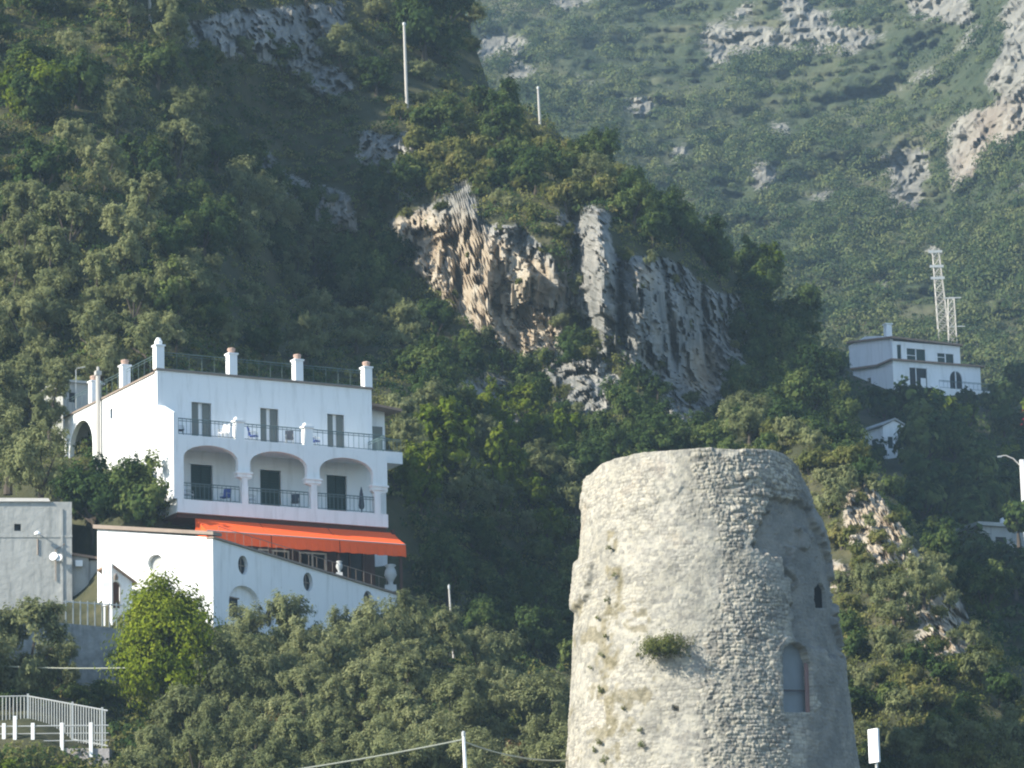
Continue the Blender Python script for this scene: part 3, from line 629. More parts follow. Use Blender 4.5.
q = MB(); q.hexa([(-.06, -.12, 2.29), (16.66, -.12, 1.23), (16.66, .4, 1.23), (-.06, .4, 2.29), (-.06, -.12, 2.39), (16.66, -.12, 1.33), (16.66, .4, 1.33), (-.06, .4, 2.39)]); q.build('coping', COPE, wing)
q = MB(); q.hexa([(-.2, -.2, 2.43), (.55, -.2, 2.43), (.55, 8.35, 3.88), (-.2, 8.35, 3.88), (-.2, -.2, 2.62), (.55, -.2, 2.62), (.55, 8.35, 4.1), (-.2, 8.35, 4.1)]); q.build('coping', COPE, wing)
q = MB()
for k in range(22):
    x = .7 + k * .72; z = 2.35 - (x / 16.6) * 1.06
    q.tube([(x, .15, z), (x, .15, z + .75)], .014, 4)
q.tube([(.7, .15, 3.06), (15.8, .15, 2.1)], .02, 5); q.build('railing', COPE, wing)
def wing_pt(x, y, z): return Vector(WO) + Matrix.Rotation(R(WA), 3, 'Z') @ Vector((x, y, z))
M_URN = mat('grey cast stone', (.42, .43, .42), .9, .2, 2)
def urn(x, z, lab, s=1.0):
    t = empty('stone_urn', wing_pt(x, .14, z), 0, lab, 'urn', 'white urns on the terrace parapet')
    q = MB(); q.box(-.3 * s, .3 * s, -.3 * s, .3 * s, 0, .35 * s); q.build('plinth', M_URN, t)
    q = MB(); q.lathe((0, 0, .35 * s), [(.2 * s, 0), (.12 * s, .12 * s), (.16 * s, .25 * s), (.33 * s, .55 * s), (.28 * s, .8 * s), (.2 * s, .95 * s), (.3 * s, 1.05 * s), (.26 * s, 1.1 * s)], 14); q.build('bowl', M_URN, t, True)
urn(11.4, 1.66, 'small white urn on the terrace parapet below the middle of the awning', .6); urn(16.2, 1.35, 'tall white urn at the right end of the terrace parapet', 1.1)

# ------------------------------------------------------------------ grey concrete building at the left edge
LO = at(72, 560, 229.0)
lb = empty('concrete_building', LO, R(8), 'weathered grey concrete building with one tiny window at the left edge', 'building')
b = MB(); b.plate(rect(-9, 0, -5, 3.3), [rect(-3.2, -2.83, 1.65, 2.05)], front(0), .3); b.box(-.3, 0, .3, 7, -5, 3.3); b.box(-9, -8.7, .3, 7, -5, 3.3); b.box(-8.7, -.3, 6.7, 7, -5, 3.3); b.box(-8.7, -.3, .3, 6.7, 2.7, 3.0)
b.box(0.003, .95, .6, 6, -5, .35)
b.build('wall', CONC, lb)
MB().box(-3.2, -2.83, .2, .24, 1.65, 2.05).build('window', DARK, lb)
b = MB(); b.hexa([(-9.1, -.12, 3.303), (-1.2, -.12, 3.303), (-1.2, 7.1, 3.303), (-9.1, 7.1, 3.303), (-9.1, -.06, 3.55), (-1.3, -.06, 3.5), (-1.3, 7, 3.5), (-9.1, 7, 3.55)]); b.build('coping', mat('pale coping', (.5, .47, .42), .9, .2, 2), lb)
b = MB(); b.box(-9, .02, -.03, -.002, 1.28, 1.40); b.box(-.62, -.5, -.06, -.002, -5, 2.9); b.build('ledge', CONC, lb)
q = MB(); q.tube([(-1.92, -.002, 1.5), (-1.92, -.35, 1.55)], .03, 5); lp = q.build('wall_lamp', METAL, lb)
q = MB(); q.lathe((-1.92, -.42, 1.36), [(.19, 0), (.17, .12), (.06, .2)], 12); q.build('lamp_shade', WHITE2, lp)
q = MB(); q.tube([(-1.9, -.03, 1.2), (-1.9, -.03, .3)], .035, 5); q.tube([(-.9, -.05, -1.2), (-.9, -.05, .6), (-.4, -.05, .9)], .03, 5); q.build('cable', COPE, lb)
def dish(x, z, s):
    q = MB(); V = []
    prof = [(0.0, 0), (.12, .02), (.24, .07), (.34, .15)]
    q.lathe((0, 0, 0), [(max(r_, .005) * s, h_ * s) for r_, h_ in prof], 18); q.tube([(0, 0, 0), (0, 0, .42 * s)], .02, 5)
    rot = Matrix.Rotation(R(75), 4, 'X') @ Matrix.Identity(4)
    q.v = [tuple(Matrix.Translation((x, -.28, z)) @ Matrix.Rotation(R(-25), 4, 'Z') @ rot @ Vector(p)) for p in q.v]
    q.tube([(x, -.28, z), (x, -.002, z - .1)], .03, 5)
    q.build('satellite_dish', WHITE2, lb)
dish(-1.0, .12, .72); dish(-.72, .05, .62)
q = MB(); q.hexa([(.003, .4, .36), (2.2, .4, .0), (2.2, 4, .3), (.003, 4, .66), (.003, .4, .5), (2.2, .4, .14), (2.2, 4, .44), (.003, 4, .8)]); q.build('roof', TILE, lb)
q = MB(); q.box(.96, 2.0, .7, 4, -5, .1); q.build('shed_wall', CONC, lb)
q = MB(); q.box(.2, .6, .3, .58, -.3, .05); q.build('vent_box', WHITE2, lb)

# small gate lodge with pent roof and a notice board on its left
gp = at(111, 608, 223.2)
gl = empty('gate_lodge', gp, R(24), 'small white lodge with arched doorway and pent tiled roof beside the terrace block', 'lodge')
b = MB(); b.plate([(0, -1.2), (1.55, -1.2), (1.55, 1.75), (0.0, 2.7)], [arch(.05, .72, 0, 1.35, 1.72)], front(0), .22); b.box(1.33, 1.55, .22, 2.2, -1.2, 1.7); b.build('wall', WHITE, gl)
b = MB(); b.hexa([(-.1, -.2, 2.76), (1.85, -.2, 1.58), (1.85, 2.3, 1.58), (-.1, 2.3, 2.76), (-.1, -.2, 2.9), (1.85, -.2, 1.7), (1.85, 2.3, 1.7), (-.1, 2.3, 2.9)]); b.build('roof', TILE, gl)
MB().box(.0, .8, .5, .56, -1.2, 1.9).build('door', WOOD, gl)
MB().lathe((.35, -.1, 2.0), [(.13, -.2), (.16, 0), (.05, .2)], 8).build('lamp', COPE, gl)
gl.scale = (.78, .9, .86)
np_ = at(107, 607, 222.6)
nb = empty('notice_board', np_, R(-30), 'tall white notice board with small pictures beside the gate lodge', 'notice board')
MB().box(-.30, .30, 0, .08, .1, 2.4).build('board', WHITE2, nb)
for sx in (-.24, .24): MB().box(sx - .05, sx + .05, .085, .16, -1.0, 2.35).build('post', METAL, nb)
M_PIC = mat('printed pictures', (.35, .42, .5), .6, .5, 2.2)
for k, (u, v, a, c) in enumerate(((-.24, 1.7, .2, .4), (.04, 1.75, .2, .35), (-.24, .9, .46, .5))): MB().box(u, u + a, -.012, -.002, v, v + c).build('picture', M_PIC, nb)

# retaining wall below them
rp = at(60, 660, 215.0)
rw = tag(MB().hexa([(-11, -.6, -9), (3.6, -.6, -9), (3.6, 1.6, -9), (-11, 1.6, -9), (-11, .2, 2.35), (3.6, .2, 1.9), (3.6, 1.6, 1.9), (-11, 1.6, 2.35)]).build('retaining_wall', STONEW), 'tall rough grey stone retaining wall in shade below the lodge', 'wall')
rw.location = rp; rw.rotation_euler = (0, 0, R(30))
fp = at(100, 612, 219.5)
pf = empty('picket_fence', fp, R(30), 'short pale picket fence along the top of the stone retaining wall', 'fence')
for k in range(9): MB().box(-2.0 + k * .42, -1.94 + k * .42, 0, .03, -.9, .55).build('picket', METAL, pf)
MB().box(-2.1, 1.5, .035, .07, .42, .48).build('rail', METAL, pf)

# railing and white-post fence by the lane, bottom left
def bar_railing():
    p0 = at(-30, 734, 206.5); p1 = at(28, 733, 206.5); p2 = at(108, 748, 204.5)
    t = empty('bar_railing', p1, 0, 'pale metal bar railing sloping down along the lane behind the white posts', 'railing')
    T = np.array(p1); h = 1.85
    for (a, c, n) in ((p0, p1, 16), (p1, p2, 30)):
        q = MB(); a_ = a - T; c_ = c - T
        for k in range(n): u = a_ + (c_ - a_) * k / n; q.tube([u, u + np.array([0, 0, h])], .03, 4)
        q.build('bars', METAL, t)
        MB().tube([a_ + [0, 0, h], c_ + [0, 0, h]], .04, 5).build('rail', METAL, t); MB().tube([a_ + [0, 0, .1], c_ + [0, 0, .1]], .035, 5).build('rail', METAL, t)
    for f in (0, .56, .93):
        u = (p2 - p1) * f; q = MB(); q.box(u[0] - .05, u[0] + .05, u[1] - .05, u[1] + .05, u[2] - .3, u[2] + h + .12); q.build('post', METAL, t)
bar_railing()
wf_a = at(-20, 748, 203.0); wf_c = at(95, 747, 202.2)
wf = empty('post_fence', wf_a, 0, 'low white fence of square posts and thin rails in front of the lane', 'fence')
dv = wf_c - wf_a
for px in (-26, 4, 15, 33, 62, 91):
    f = (px + 20) / 115; u = dv * f; hh = 1.75 if px == 15 else 1.4
    q = MB(); q.box(u[0] - .085, u[0] + .085, u[1] - .085, u[1] + .085, u[2] - .5, u[2] + hh - .2); q.build('post', WHITE2, wf)
for zz, r_ in ((1.05, .035), (.68, .025), (.32, .025)):
    q = MB(); q.tube([np.array([0, 0, zz]), dv * 1.12 + [0, 0, zz]], r_, 5); q.build('rail', METAL, wf)
ln = MB(); a = at(-60, 752, 204.5); c = at(112, 752, 203.6)
ln.hexa([a + [0, -1.4, -1.5], c + [0, -1.4, -1.5], c + [0, 4.0, -1.5], a + [0, 4.0, -1.5], a + [0, -1.4, 0], c + [0, -1.4, 0], c + [0, 4.0, .5], a + [0, 4.0, .5]])
tag(ln.build('lane', mat('lane concrete', (.30, .28, .27), .95, .25, 1.2, bump=.05)), kind='structure')

# ------------------------------------------------------------------ villa on the shoulder at the right
VO = np.array([39.378, 420.0, 96.383])
vl = empty('villa', VO, R(25), 'white two storey villa with arched window on the far shoulder', 'villa')
b = MB(); b.plate(rect(0, 8.1, -6, 2.25), [rect(.55, 1.05, -.6, 1.9), rect(1.7, 3.9, .25, 1.6), rect(5.35, 7.3, .3, 1.35)], front(0), .3)
b.plate([(.3, -6), (9.0, -6), (9.0, 3.7), (5.5, 3.95), (2.4, 3.3), (.3, 2.5)], [], side(0), .3); b.box(7.8, 8.1, .3, 9, -6, 2.25); b.box(.3, 7.8, 8.7, 9, -6, 2.25); b.build('wall', WHITE, vl)
b = MB(); b.hexa([(-.25, -.35, 2.48), (8.3, -.35, 2.25), (8.3, 9.1, 2.9), (-.25, 9.1, 4.0), (-.25, -.35, 2.66), (8.3, -.35, 2.43), (8.3, 9.1, 3.08), (-.25, 9.1, 4.18)]); b.build('roof', TILE, vl)
b = MB(); b.box(.1, .75, 1.2, 1.8, 2.6, 4.3); b.box(.0, .85, 1.1, 1.9, 4.3, 4.42); b.build('chimney', WHITE, vl)
for (a, c, z0, z1) in ((.55, 1.05, -.6, 1.9), (1.7, 3.9, .25, 1.6), (5.35, 7.3, .3, 1.35)):
    wn = MB().box(a, c, .14, .18, z0, z1).build('window', GREEN, vl); f = MB()
    if c - a > 1: f.box((a + c) / 2 - .05, (a + c) / 2 + .05, .05, .13, z0, z1); f.box(a, (a + c) / 2 - .05, .06, .12, z0 + .6, z0 + .66); f.build('frame', WHITE2, wn)
b = MB(); b.plate(rect(-1.8, 8.6, -6, -.62), [rect(.15, 2.2, -3.6, -1.2), arch(4.9, 6.4, -3.4, -2.1, -1.2)], front(-3), .3)
b.plate(rect(-2.7, 0, -6, -.62), [], side(-1.8), .3); b.plate([(0.0, -6), (5.2, -6), (5.2, .2), (0, -.45)], [rect(1.6, 2.4, -3.2, -1.4)], side(-1.81), .3); b.box(8.3, 8.6, -2.7, -.003, -6, -.62); b.build('lower_wall', WHITE, vl)
b = MB(); b.box(-2.1, 9.0, -3.3, -.003, -.617, -.45); b.hexa([(-2.1, 0, -.617), (-.003, 0, -.617), (-.003, 5.3, .15), (-2.1, 5.3, .15), (-2.1, 0, -.42), (-.003, 0, -.42), (-.003, 5.3, .35), (-2.1, 5.3, .35)]); b.build('terrace_roof', TILE, vl)
wn = MB().box(.15, 2.2, -2.84, -2.8, -3.6, -1.2).build('window', DARK, vl); f = MB(); f.box(.9, .98, -2.95, -2.85, -3.6, -1.2); f.box(1.5, 2.1, -2.9, -2.85, -3.2, -2.2); f.build('frame', WHITE2, wn)
wn = MB().box(4.8, 6.5, -2.84, -2.8, -3.5, -1.1).build('window', DARK, vl); f = MB(); f.box(5.6, 5.7, -2.95, -2.85, -3.4, -1.2); f.build('frame', WHITE2, wn)
b = MB(); b.box(2.6, 8.9, -4.6, -3.003, -4.6, -3.5); b.build('balcony', WHITE, vl)
b = MB(); railing(b, 2.7, 8.8, -4.5, -3.5, .8, 12); b.build('balcony_railing', RAIL, vl)
b = MB(); b.plate([(-6.8, -6.5), (-4.6, -6.5), (-4.6, -3.9), (-6.8, -4.9)], [], side(8.9), 4.4); b.build('garden_wall', WHITE, vl)

sp = at(884, 452, 377)
sc_ = empty('small_white_house', sp, R(30), 'small white cottage half hidden among dark trees below the villa', 'cottage')
b = MB(); b.plate([(0, -2), (3.4, -2), (3.4, 2.2), (1.3, 3.1), (0, 2.4)], [rect(.5, 1.1, .4, 1.5)], front(0), .25); b.plate([(.25, -2), (4, -2), (4, 2.4), (.25, 2.4)], [rect(1.2, 2.0, .3, 1.5)], side(0), .25); b.box(3.15, 3.4, .25, 4, -2, 2.2); b.build('wall', WHITE, sc_)
b = MB(); b.hexa([(-.2, -.2, 2.45), (1.3, -.2, 3.15), (1.3, 4.1, 3.15), (-.2, 4.1, 2.45), (-.2, -.2, 2.58), (1.3, -.2, 3.3), (1.3, 4.1, 3.3), (-.2, 4.1, 2.58)]); b.hexa([(1.3, -.2, 3.15), (3.6, -.2, 2.15), (3.6, 4.1, 2.15), (1.3, 4.1, 3.15), (1.3, -.2, 3.3), (3.6, -.2, 2.28), (3.6, 4.1, 2.28), (1.3, 4.1, 3.3)]); b.build('roof', CONC, sc_)
MB().box(.5, 1.1, .1, .14, .4, 1.5).build('window', GREEN, sc_); MB().box(.1, .14, 1.2, 2.0, .3, 1.5).build('window', GREEN, sc_)

gp2 = at(1005, 552, 326)
gh = empty('grey_house', gp2, R(24), 'low grey house with flat roof in the shaded trees at the right edge', 'house')
b = MB(); b.plate(rect(-2.2, 6, -3, 2.0), [rect(-.8, .2, -.2, 1.2), rect(2.4, 3.4, -.2, 1.2)], front(0), .25); b.box(-2.2, -1.95, .25, 5, -3, 2.0); b.box(5.75, 6, .25, 5, -3, 2.0); b.build('wall', CONC, gh)
b = MB(); b.box(-2.5, 6.3, -.3, 5.2, 2.003, 2.3); b.build('roof', CONC, gh)
for a, c in ((-.8, .2), (2.4, 3.4)): MB().box(a, c, .1, .14, -.2, 1.2).build('window', DARK, gh)
b = MB(); b.lathe((1.0, 1.2, 2.3), [(.5, 0), (.55, .3), (.5, .65), (.2, .8)], 14); b.build('water_tank', WHITE2, gh)

# roof shed behind the house at its left
rp2 = at(92, 412, 247)
rs_ = empty('grey_shed', rp2, R(29), 'small grey shed with dark window behind the white house', 'shed')
b = MB(); b.plate(rect(-1.9, .6, -2, 1.7), [rect(-1.5, -1.1, .5, 1.1)], front(0), .2); b.box(-1.9, -1.7, .2, 3, -2, 1.7); b.box(.4, .6, .2, 3, -2, 1.7); b.build('wall', CONC, rs_)
b = MB(); b.box(-2.1, .8, -.2, 3.2, 1.703, 1.85); b.build('roof', CONC, rs_); MB().box(-1.5, -1.1, .08, .12, .5, 1.1).build('window', DARK, rs_)
ap = at(76, 408, 243)
an = empty('roof_antenna', ap, 0, 'thin television aerial on a bent mast left of the white house', 'aerial')
MB().tube([(0, 0, -.5), (0, 0, 2.35), (.1, 0, 2.42), (.55, 0, 2.5)], .03, 5).build('mast', METAL, an)
q = MB(); 
for k in range(5): q.tube([(.05 + k * .12, -.25, 2.44 + k * .015), (.05 + k * .12, .25, 2.44 + k * .015)], .015, 4)
q.build('elements', METAL, an)

# ------------------------------------------------------------------ masts, poles, wires
def pole(name, px0, py0, px1, py1, D, r, label, cat, m=POLEW, sink=1.5, bits=()):
    if D is None: D = on(A, px0, py0)[0][1]
    p0 = at(px0, py0, D); p1 = at(px1, py1, D); ax = p1 - p0
    t = empty(name, p0, 0, label, cat)
    MB().tube([-ax / np.linalg.norm(ax) * sink, ax * 0.5, ax], [r * 1.15, r * 1.05, r * .85], 10).build('shaft', m, t)
    for kind, f in bits:
        u = ax * f
        if kind == 'lamp': q = MB(); q.tube([u, u + [.5, -.2, .08]], .05, 6); q.box(u[0] + .4, u[0] + .85, u[1] - .35, u[1] - .1, u[2] - .02, u[2] + .12); q.build('lamp_head', WHITE2, t)
        if kind == 'ins': q = MB(); q.tube([u + [-.3, 0, 0], u + [.3, 0, 0]], .04, 5); q.lathe(u + [-.28, 0, .02], [(.05, 0), (.07, .08), (.03, .16)], 8); q.lathe(u + [.28, 0, .02], [(.05, 0), (.07, .08), (.03, .16)], 8); q.build('insulator_arm', METAL, t)
        if kind == 'cap': q = MB(); q.lathe(u, [(r * 1.2, -.1), (r * 1.2, .08), (r * .5, .14)], 8); q.build('cap', METAL, t)
    return p1
pole('utility_pole', 407, 108, 404, 24, None, .12, 'tall pale pole standing on top of the cliff spur', 'pole', POLEW, .5, [('cap', 1.0)])
pole('utility_pole', 540, 124, 538, 88, None, .10, 'short white pole among shrubs on the crest left of the far valley', 'pole', POLEW, .5, [('cap', 1.0)])
pole('utility_pole', 150, 27, 149, -22, None, .12, 'pale pole rising out of the top edge above the left slope', 'pole', POLEW, .3, [('ins', .9)])
pole('utility_pole', 54, 9, 53, -40, None, .10, 'thin pole at the top edge near the left corner', 'pole', POLEW, .3, [('ins', .9)])
pole('wooden_post', 23.5, 80, 23, 46, None, .10, 'brown bare wooden post among bushes at the upper left', 'post', mat('bare wood', (.30, .2, .11), .9, .2), 1.5, [('cap', 1.0)])
pole('utility_pole', 452.5, 640, 449, 587, 225, .06, 'slim white pole against the dark gully right of the terrace block', 'pole', POLEW, 1.0, [('cap', 1.0)])
wp = pole('utility_pole', 467, 800, 463.5, 734, 190, .085, 'white pole carrying the wires in front of the olive grove', 'pole', WHITE2, 1.5, [('cap', 1.0)])
def wire(a, c, sag, r, label):
    a = np.array(a); c = np.array(c); pts = [a + (c - a) * k / 20 + np.array([0, 0, -sag * 4 * (k / 20) * (1 - k / 20)]) for k in range(21)]
    q = MB(); q.tube([p - a for p in pts], r, 5); o = tag(q.build('wire', flat('cable sheath', (.42, .42, .32))), label, 'wire'); o.location = a
wire(wp + [0, 0, -.25], at(100, 793, 188), .25, .04, 'pale cable running down left from the white pole over the olive grove')
wire(wp + [0, 0, -.35], at(573, 760, 196.5), .3, .04, 'pale cable sagging from the white pole to the stone tower')
wire(at(-30, 664, 208), at(128, 668, 207), .1, .035, 'thin pale cable crossing in front of the stone retaining wall')

def lattice(px, py, pxt, pyt, D, wb, wt, n, name, label, cat):
    p0 = at(px, py, D); p1 = at(pxt, pyt, D); ax = p1 - p0
    t = empty(name, p0, 0, label, cat); cs = [(-1, -1), (1, -1), (1, 1), (-1, 1)]
    def P(k, c): f = k / n; w_ = (wb + (wt - wb) * f) / 2; return ax * f + np.array([c[0] * w_, c[1] * w_, 0])
    for c in cs: MB().tube([P(-.5, c), P(n, c)], .055, 4).build('leg', POLEW, t)
    q = MB()
    for k in range(n):
        for a in range(4):
            c, d = cs[a], cs[(a + 1) % 4]; q.tube([P(k, c), P(k + 1, d)], .035, 4, False); q.tube([P(k, d), P(k + 1, c)], .035, 4, False); q.tube([P(k + 1, c), P(k + 1, d)], .035, 4, False)
    q.build('bracing', POLEW, t); return t, ax
t, ax = lattice(945, 348, 935.5, 250, 612, 1.7, .95, 12, 'lattice_mast', 'tall pale lattice mast on the slope behind the villa', 'mast')
q = MB()
for f in (.97, .82, .7): q.box(ax[0] * f - 1.2, ax[0] * f + .9, -.7, -.6, ax[2] * f - .15, ax[2] * f + .25)
q.build('antenna', METAL, t)
t, ax = lattice(953, 352, 951, 298, 606, 1.3, .9, 7, 'antenna_frame', 'low antenna frame with two crossbars right of the lattice mast', 'antenna')
q = MB(); q.box(-1.0, 1.6, -.5, -.4, ax[2] * .98, ax[2] * .98 + .16); q.box(-.5, 1.9, -.5, -.4, ax[2] * .45, ax[2] * .45 + .14); q.build('crossbar', METAL, t)

lp_ = at(1023, 500, 300)
sl = empty('street_lamp', lp_, 0, 'white lamp post with a curved arm at the right edge above the grey house', 'street lamp')
MB().box(-.1, .2, -.15, .15, -3, 3.0).build('post', WHITE2, sl)
MB().tube([(-.1, 0, 2.6), (-.55, 0, 3.1), (-1.1, 0, 3.35), (-1.5, 0, 3.3)], .055, 6).build('arm', POLEW, sl)
MB().box(-1.7, -1.4, -.1, .1, 3.22, 3.33).build('lamp_head', METAL, sl)
bp_ = at(875, 767, 190)
bd = empty('white_sign', bp_, R(-48), 'blank white panel on a post right of the tower foot', 'sign')
MB().box(-.3, .3, -.06, .06, .2, 1.75).build('panel', WHITE2, bd); MB().box(-.05, .05, .065, .16, -2.5, 1.6).build('post', METAL, bd)
# ------------------------------------------------------------------ ruined round stone tower
TC = np.array([9.0, 197.0])                 # axis on the ground plan
ztop, zbot = 41.1, 14.0
def tower_mesh():
    th = np.concatenate([np.linspace(-1.72, 1.72, 560), np.linspace(1.72, 2 * math.pi - 1.72, 90)[1:-1]])   # 0 faces the camera, + to the right
    zs = np.concatenate([np.linspace(zbot, 25.0, 40)[:-1], np.linspace(25.0, ztop, 330)])
    T, Z = np.meshgrid(th, zs); Tf, Zf = T.ravel(), Z.ravel()
    rad = np.interp(Zf, [14, 26.7, 31.3, 36.6, 40.9, 41.2], [8.2, 6.96, 6.60, 6.12, 5.60, 5.56])
    def pos(r, z): return np.stack([TC[0] + r * np.sin(Tf), TC[1] - r * np.cos(Tf), z], 1)
    P = pos(rad, Zf); px, py = proj(P)
    vis = np.cos(Tf) > -.15
    q = np.stack([Tf * 6.3, Zf, np.zeros_like(Zf)], 1)
    wx = px + 16 * (fbm(q * .9, 3, 5) - .5) + 10 * (fbm(q * 3.3, 2, 6) - .5); wy = py + 16 * (fbm(q * .9, 3, 7) - .5) + 10 * (fbm(q * 3.3, 2, 8) - .5)
    def m(poly): return (inpoly(wx, wy, poly) & vis).astype(float)
    shape = T.shape
    def blur(a, k):
        a = a.reshape(shape)
        for _ in range(k):
            p = np.pad(a, ((1, 1), (1, 1)), 'edge'); a = (p[:-2, 1:-1] + p[2:, 1:-1] + p[1:-1, :-2] + p[1:-1, 2:]) / 4
        return a.ravel()
    rough = blur(np.maximum.reduce([m([(690, 452), (800, 452), (830, 500), (770, 520), (735, 560), (790, 590), (785, 720), (800, 790), (690, 790), (700, 690), (712, 600), (722, 545), (700, 500)]), m([(585, 480), (690, 452), (690, 492), (640, 505), (590, 520)]) * .55]), 5)
    rough = np.maximum(np.maximum(rough, .42), .6 * blur((np.sin(Tf) > .62).astype(float), 6))
    lost_shaded = blur(m([(775, 494), (806, 496), (828, 540), (838, 580), (846, 640), (846, 660), (826, 650), (800, 640), (788, 560), (762, 556), (752, 545), (764, 520)]), 2)
    # individual stones
    d1, e, cid = worley(np.stack([Tf * 6.3 * 3.0, Zf * 4.4, np.zeros_like(Zf)], 1), 41)
    d1b, e2, cid2 = worley(np.stack([Tf * 6.3 * 5.2, Zf * 7.5, np.zeros_like(Zf) + 4], 1), 43)
    d4, e4, c4 = worley(np.stack([Tf * 6.3 * 8.5, Zf * 11.0, np.zeros_like(Zf) + 2], 1), 53)
    fa = facets(np.stack([Tf * 6.3 * 4.6, Zf * 6.2, np.zeros_like(Zf)], 1), 51)
    # courses of small irregular blocks
    cz = Zf * 5.4 + 1.6 * (fbm(q * .8, 2, 56) - .5) + .9 * (fbm(q * 3, 2, 57) - .5); row = np.floor(cz); fz = cz - row
    cu = Tf * 6.3 * 3.5 + 9 * _hash(row.astype(np.int64), row.astype(np.int64) * 0, row.astype(np.int64) * 0, 58) + 1.4 * (fbm(q * 2.2, 2, 59) - .5); cl = np.floor(cu); fu = cu - cl
    sid = _hash(row.astype(np.int64), cl.astype(np.int64), row.astype(np.int64) * 0, 60); sid2 = _hash(row.astype(np.int64), cl.astype(np.int64), row.astype(np.int64) * 0, 62)
    jd = np.minimum(np.minimum(fz, 1 - fz) * .185, np.minimum(fu, 1 - fu) * .285) + .022 * (fbm(q * 7, 2, 63) - .5)
    blk = smooth(.0, .05, jd); worn = 1 - .72 * smooth(.43, .56, fbm(q * .55, 4, 64)) * smooth(.35, .0, Tf)
    stone = worn * blk * (.15 + .85 * sid) * .062 + .026 * smooth(0, .3, e4) * c4 + .018 * fa + .02 * (fbm(q * 6, 3, 55) - .5)
    hole = smooth(.80, .92, cid) * smooth(0, .2, e) * -.10
    und = .15 * (fbm(q * .35, 3, 15) - .5) + .09 * (fbm(q * 1.2, 3, 16) - .5)
    dr = und + stone * (.10 + 1.1 * rough) + hole * rough * .5 - .05 - .36 * lost_shaded
    big = blur(m([(735, 452), (775, 452), (790, 480), (765, 520), (745, 545), (722, 545), (735, 500)]), 3)
    d3, e3, c3 = worley(np.stack([Tf * 6.3 * 1.7, Zf * 2.4, np.zeros_like(Zf) + 9], 1), 47)
    dr += big * (smooth(0, .3, e3) * c3 * .13 - .03)
    band = blur(m([(570, 465), (830, 440), (838, 490), (745, 480), (690, 492), (640, 506), (600, 518), (575, 520)]), 2)
    dr += band * .06
    dr += .24 * blur(m([(560, 566), (592, 562), (590, 596), (583, 606), (560, 604)]), 3) + .12 * blur(m([(570, 476), (590, 470), (592, 505), (572, 505)]), 3)
    dr += .26 * blur(m([(795, 541), (802, 541), (802, 584), (796, 584)]), 1) + .22 * blur(m([(804, 528), (815, 530), (816, 545), (806, 544)]), 1)
    win = (inpoly(px, py, [(784, 712), (782.5, 662), (785, 648), (791, 643), (798, 643), (805, 649), (810, 664), (812.5, 712)]) & vis).astype(float)
    win2 = (inpoly(px, py, [(823, 607), (822.5, 588), (826, 583), (830, 583), (833, 589), (834, 607)]) & vis).astype(float)
    notch = (inpoly(px, py, [(672, 706), (678, 706), (679, 711), (673, 711)]) & vis) | (inpoly(px, py, [(601, 513), (613, 509), (615, 520), (605, 520)]) & vis & False)
    rim = blur(m([(778, 720), (776, 660), (780, 642), (792, 636), (804, 640), (813, 652), (818, 715), (811, 715), (808, 664), (800, 645), (790, 645), (785, 660), (786, 720)]), 1)
    dr = dr * (1 - .8 * rim) + .05 * rim
    dr = np.where(win > 0, -.75, dr); dr = np.where(win2 > 0, -.7, dr); dr = np.where(notch, -.4, dr)
    # ragged crown: stones missing along the rim, the right shoulder broken down
    topz = ztop + .10 * (fbm(np.stack([th * 5, th * 0, th * 0], 1), 3, 61) - .5) * 2 - 1.1 * smooth(.62, 1.25, th) * smooth(2.2, 1.6, th) - .35 * smooth(-.95, -1.4, th) * (th < 3)
    hgt = np.interp(Zf, [zbot, 38.5, ztop], [0, 0, 1]).reshape(shape)
    Z2 = Z + hgt * (topz - ztop)[None]
    r2 = (rad + dr).reshape(shape) - (.45 * smooth(.75, 1.3, T) * smooth(37, 40.6, Z) * (T < 2.5))
    W = np.stack([TC[0] + r2 * np.sin(T), TC[1] - r2 * np.cos(T), Z2], -1)
    # thickness of the wall at the top, then down the inside
    rows = [W]; rim_r = r2[-1]
    for f, dz in ((.25, .03), (.7, .05), (1.0, -.02), (1.1, -1.5), (1.1, -4.5)):
        rr = rim_r - 1.1 * f; rows.append(np.stack([TC[0] + rr * np.sin(th), TC[1] - rr * np.cos(th), Z2[-1] + dz], -1)[None])
    G = np.concatenate(rows, 0); nr, nc = G.shape[:2]; idx = np.arange(nr * nc).reshape(nr, nc)
    nx = np.roll(idx, -1, 1)
    Fq = np.stack([idx[:-1], nx[:-1], nx[1:], idx[1:]], -1).reshape(-1, 4)
    G = G.reshape(-1, 3).copy(); G[:, 0] -= TC[0]; G[:, 1] -= TC[1]; G[:, 2] -= zbot
    me = mesh_np('tower_wall', G, Fq, smooth_=True)
    pad = (nr - shape[0]) * nc
    weed = np.maximum.reduce([blur(m([(604, 530), (618, 530), (620, 590), (612, 640), (616, 700), (612, 768), (590, 768), (598, 690), (602, 620), (606, 580)]), 8) * smooth(.45, .62, fbm(q * 1.6, 4, 81)),
                              .8 * blur(m([(575, 600), (650, 600), (660, 768), (565, 768)]), 8) * smooth(.56, .66, fbm(q * 1.25, 4, 83))])
    attr(me, 'weed', np.r_[weed, np.zeros(pad)]); attr(me, 'rough', np.r_[rough, np.ones(pad)]); shade_side = blur(m([(796, 455), (860, 470), (900, 800), (800, 800), (818, 700), (796, 636), (786, 560), (800, 500)]), 9) * (.55 + .45 * smooth(.35, .6, fbm(q * .7, 4, 88)))  # right side darkened in colour to deepen the shade there
    attr(me, 'lost_shaded', np.r_[np.maximum(lost_shaded * .8, shade_side * .9), np.zeros(pad)])
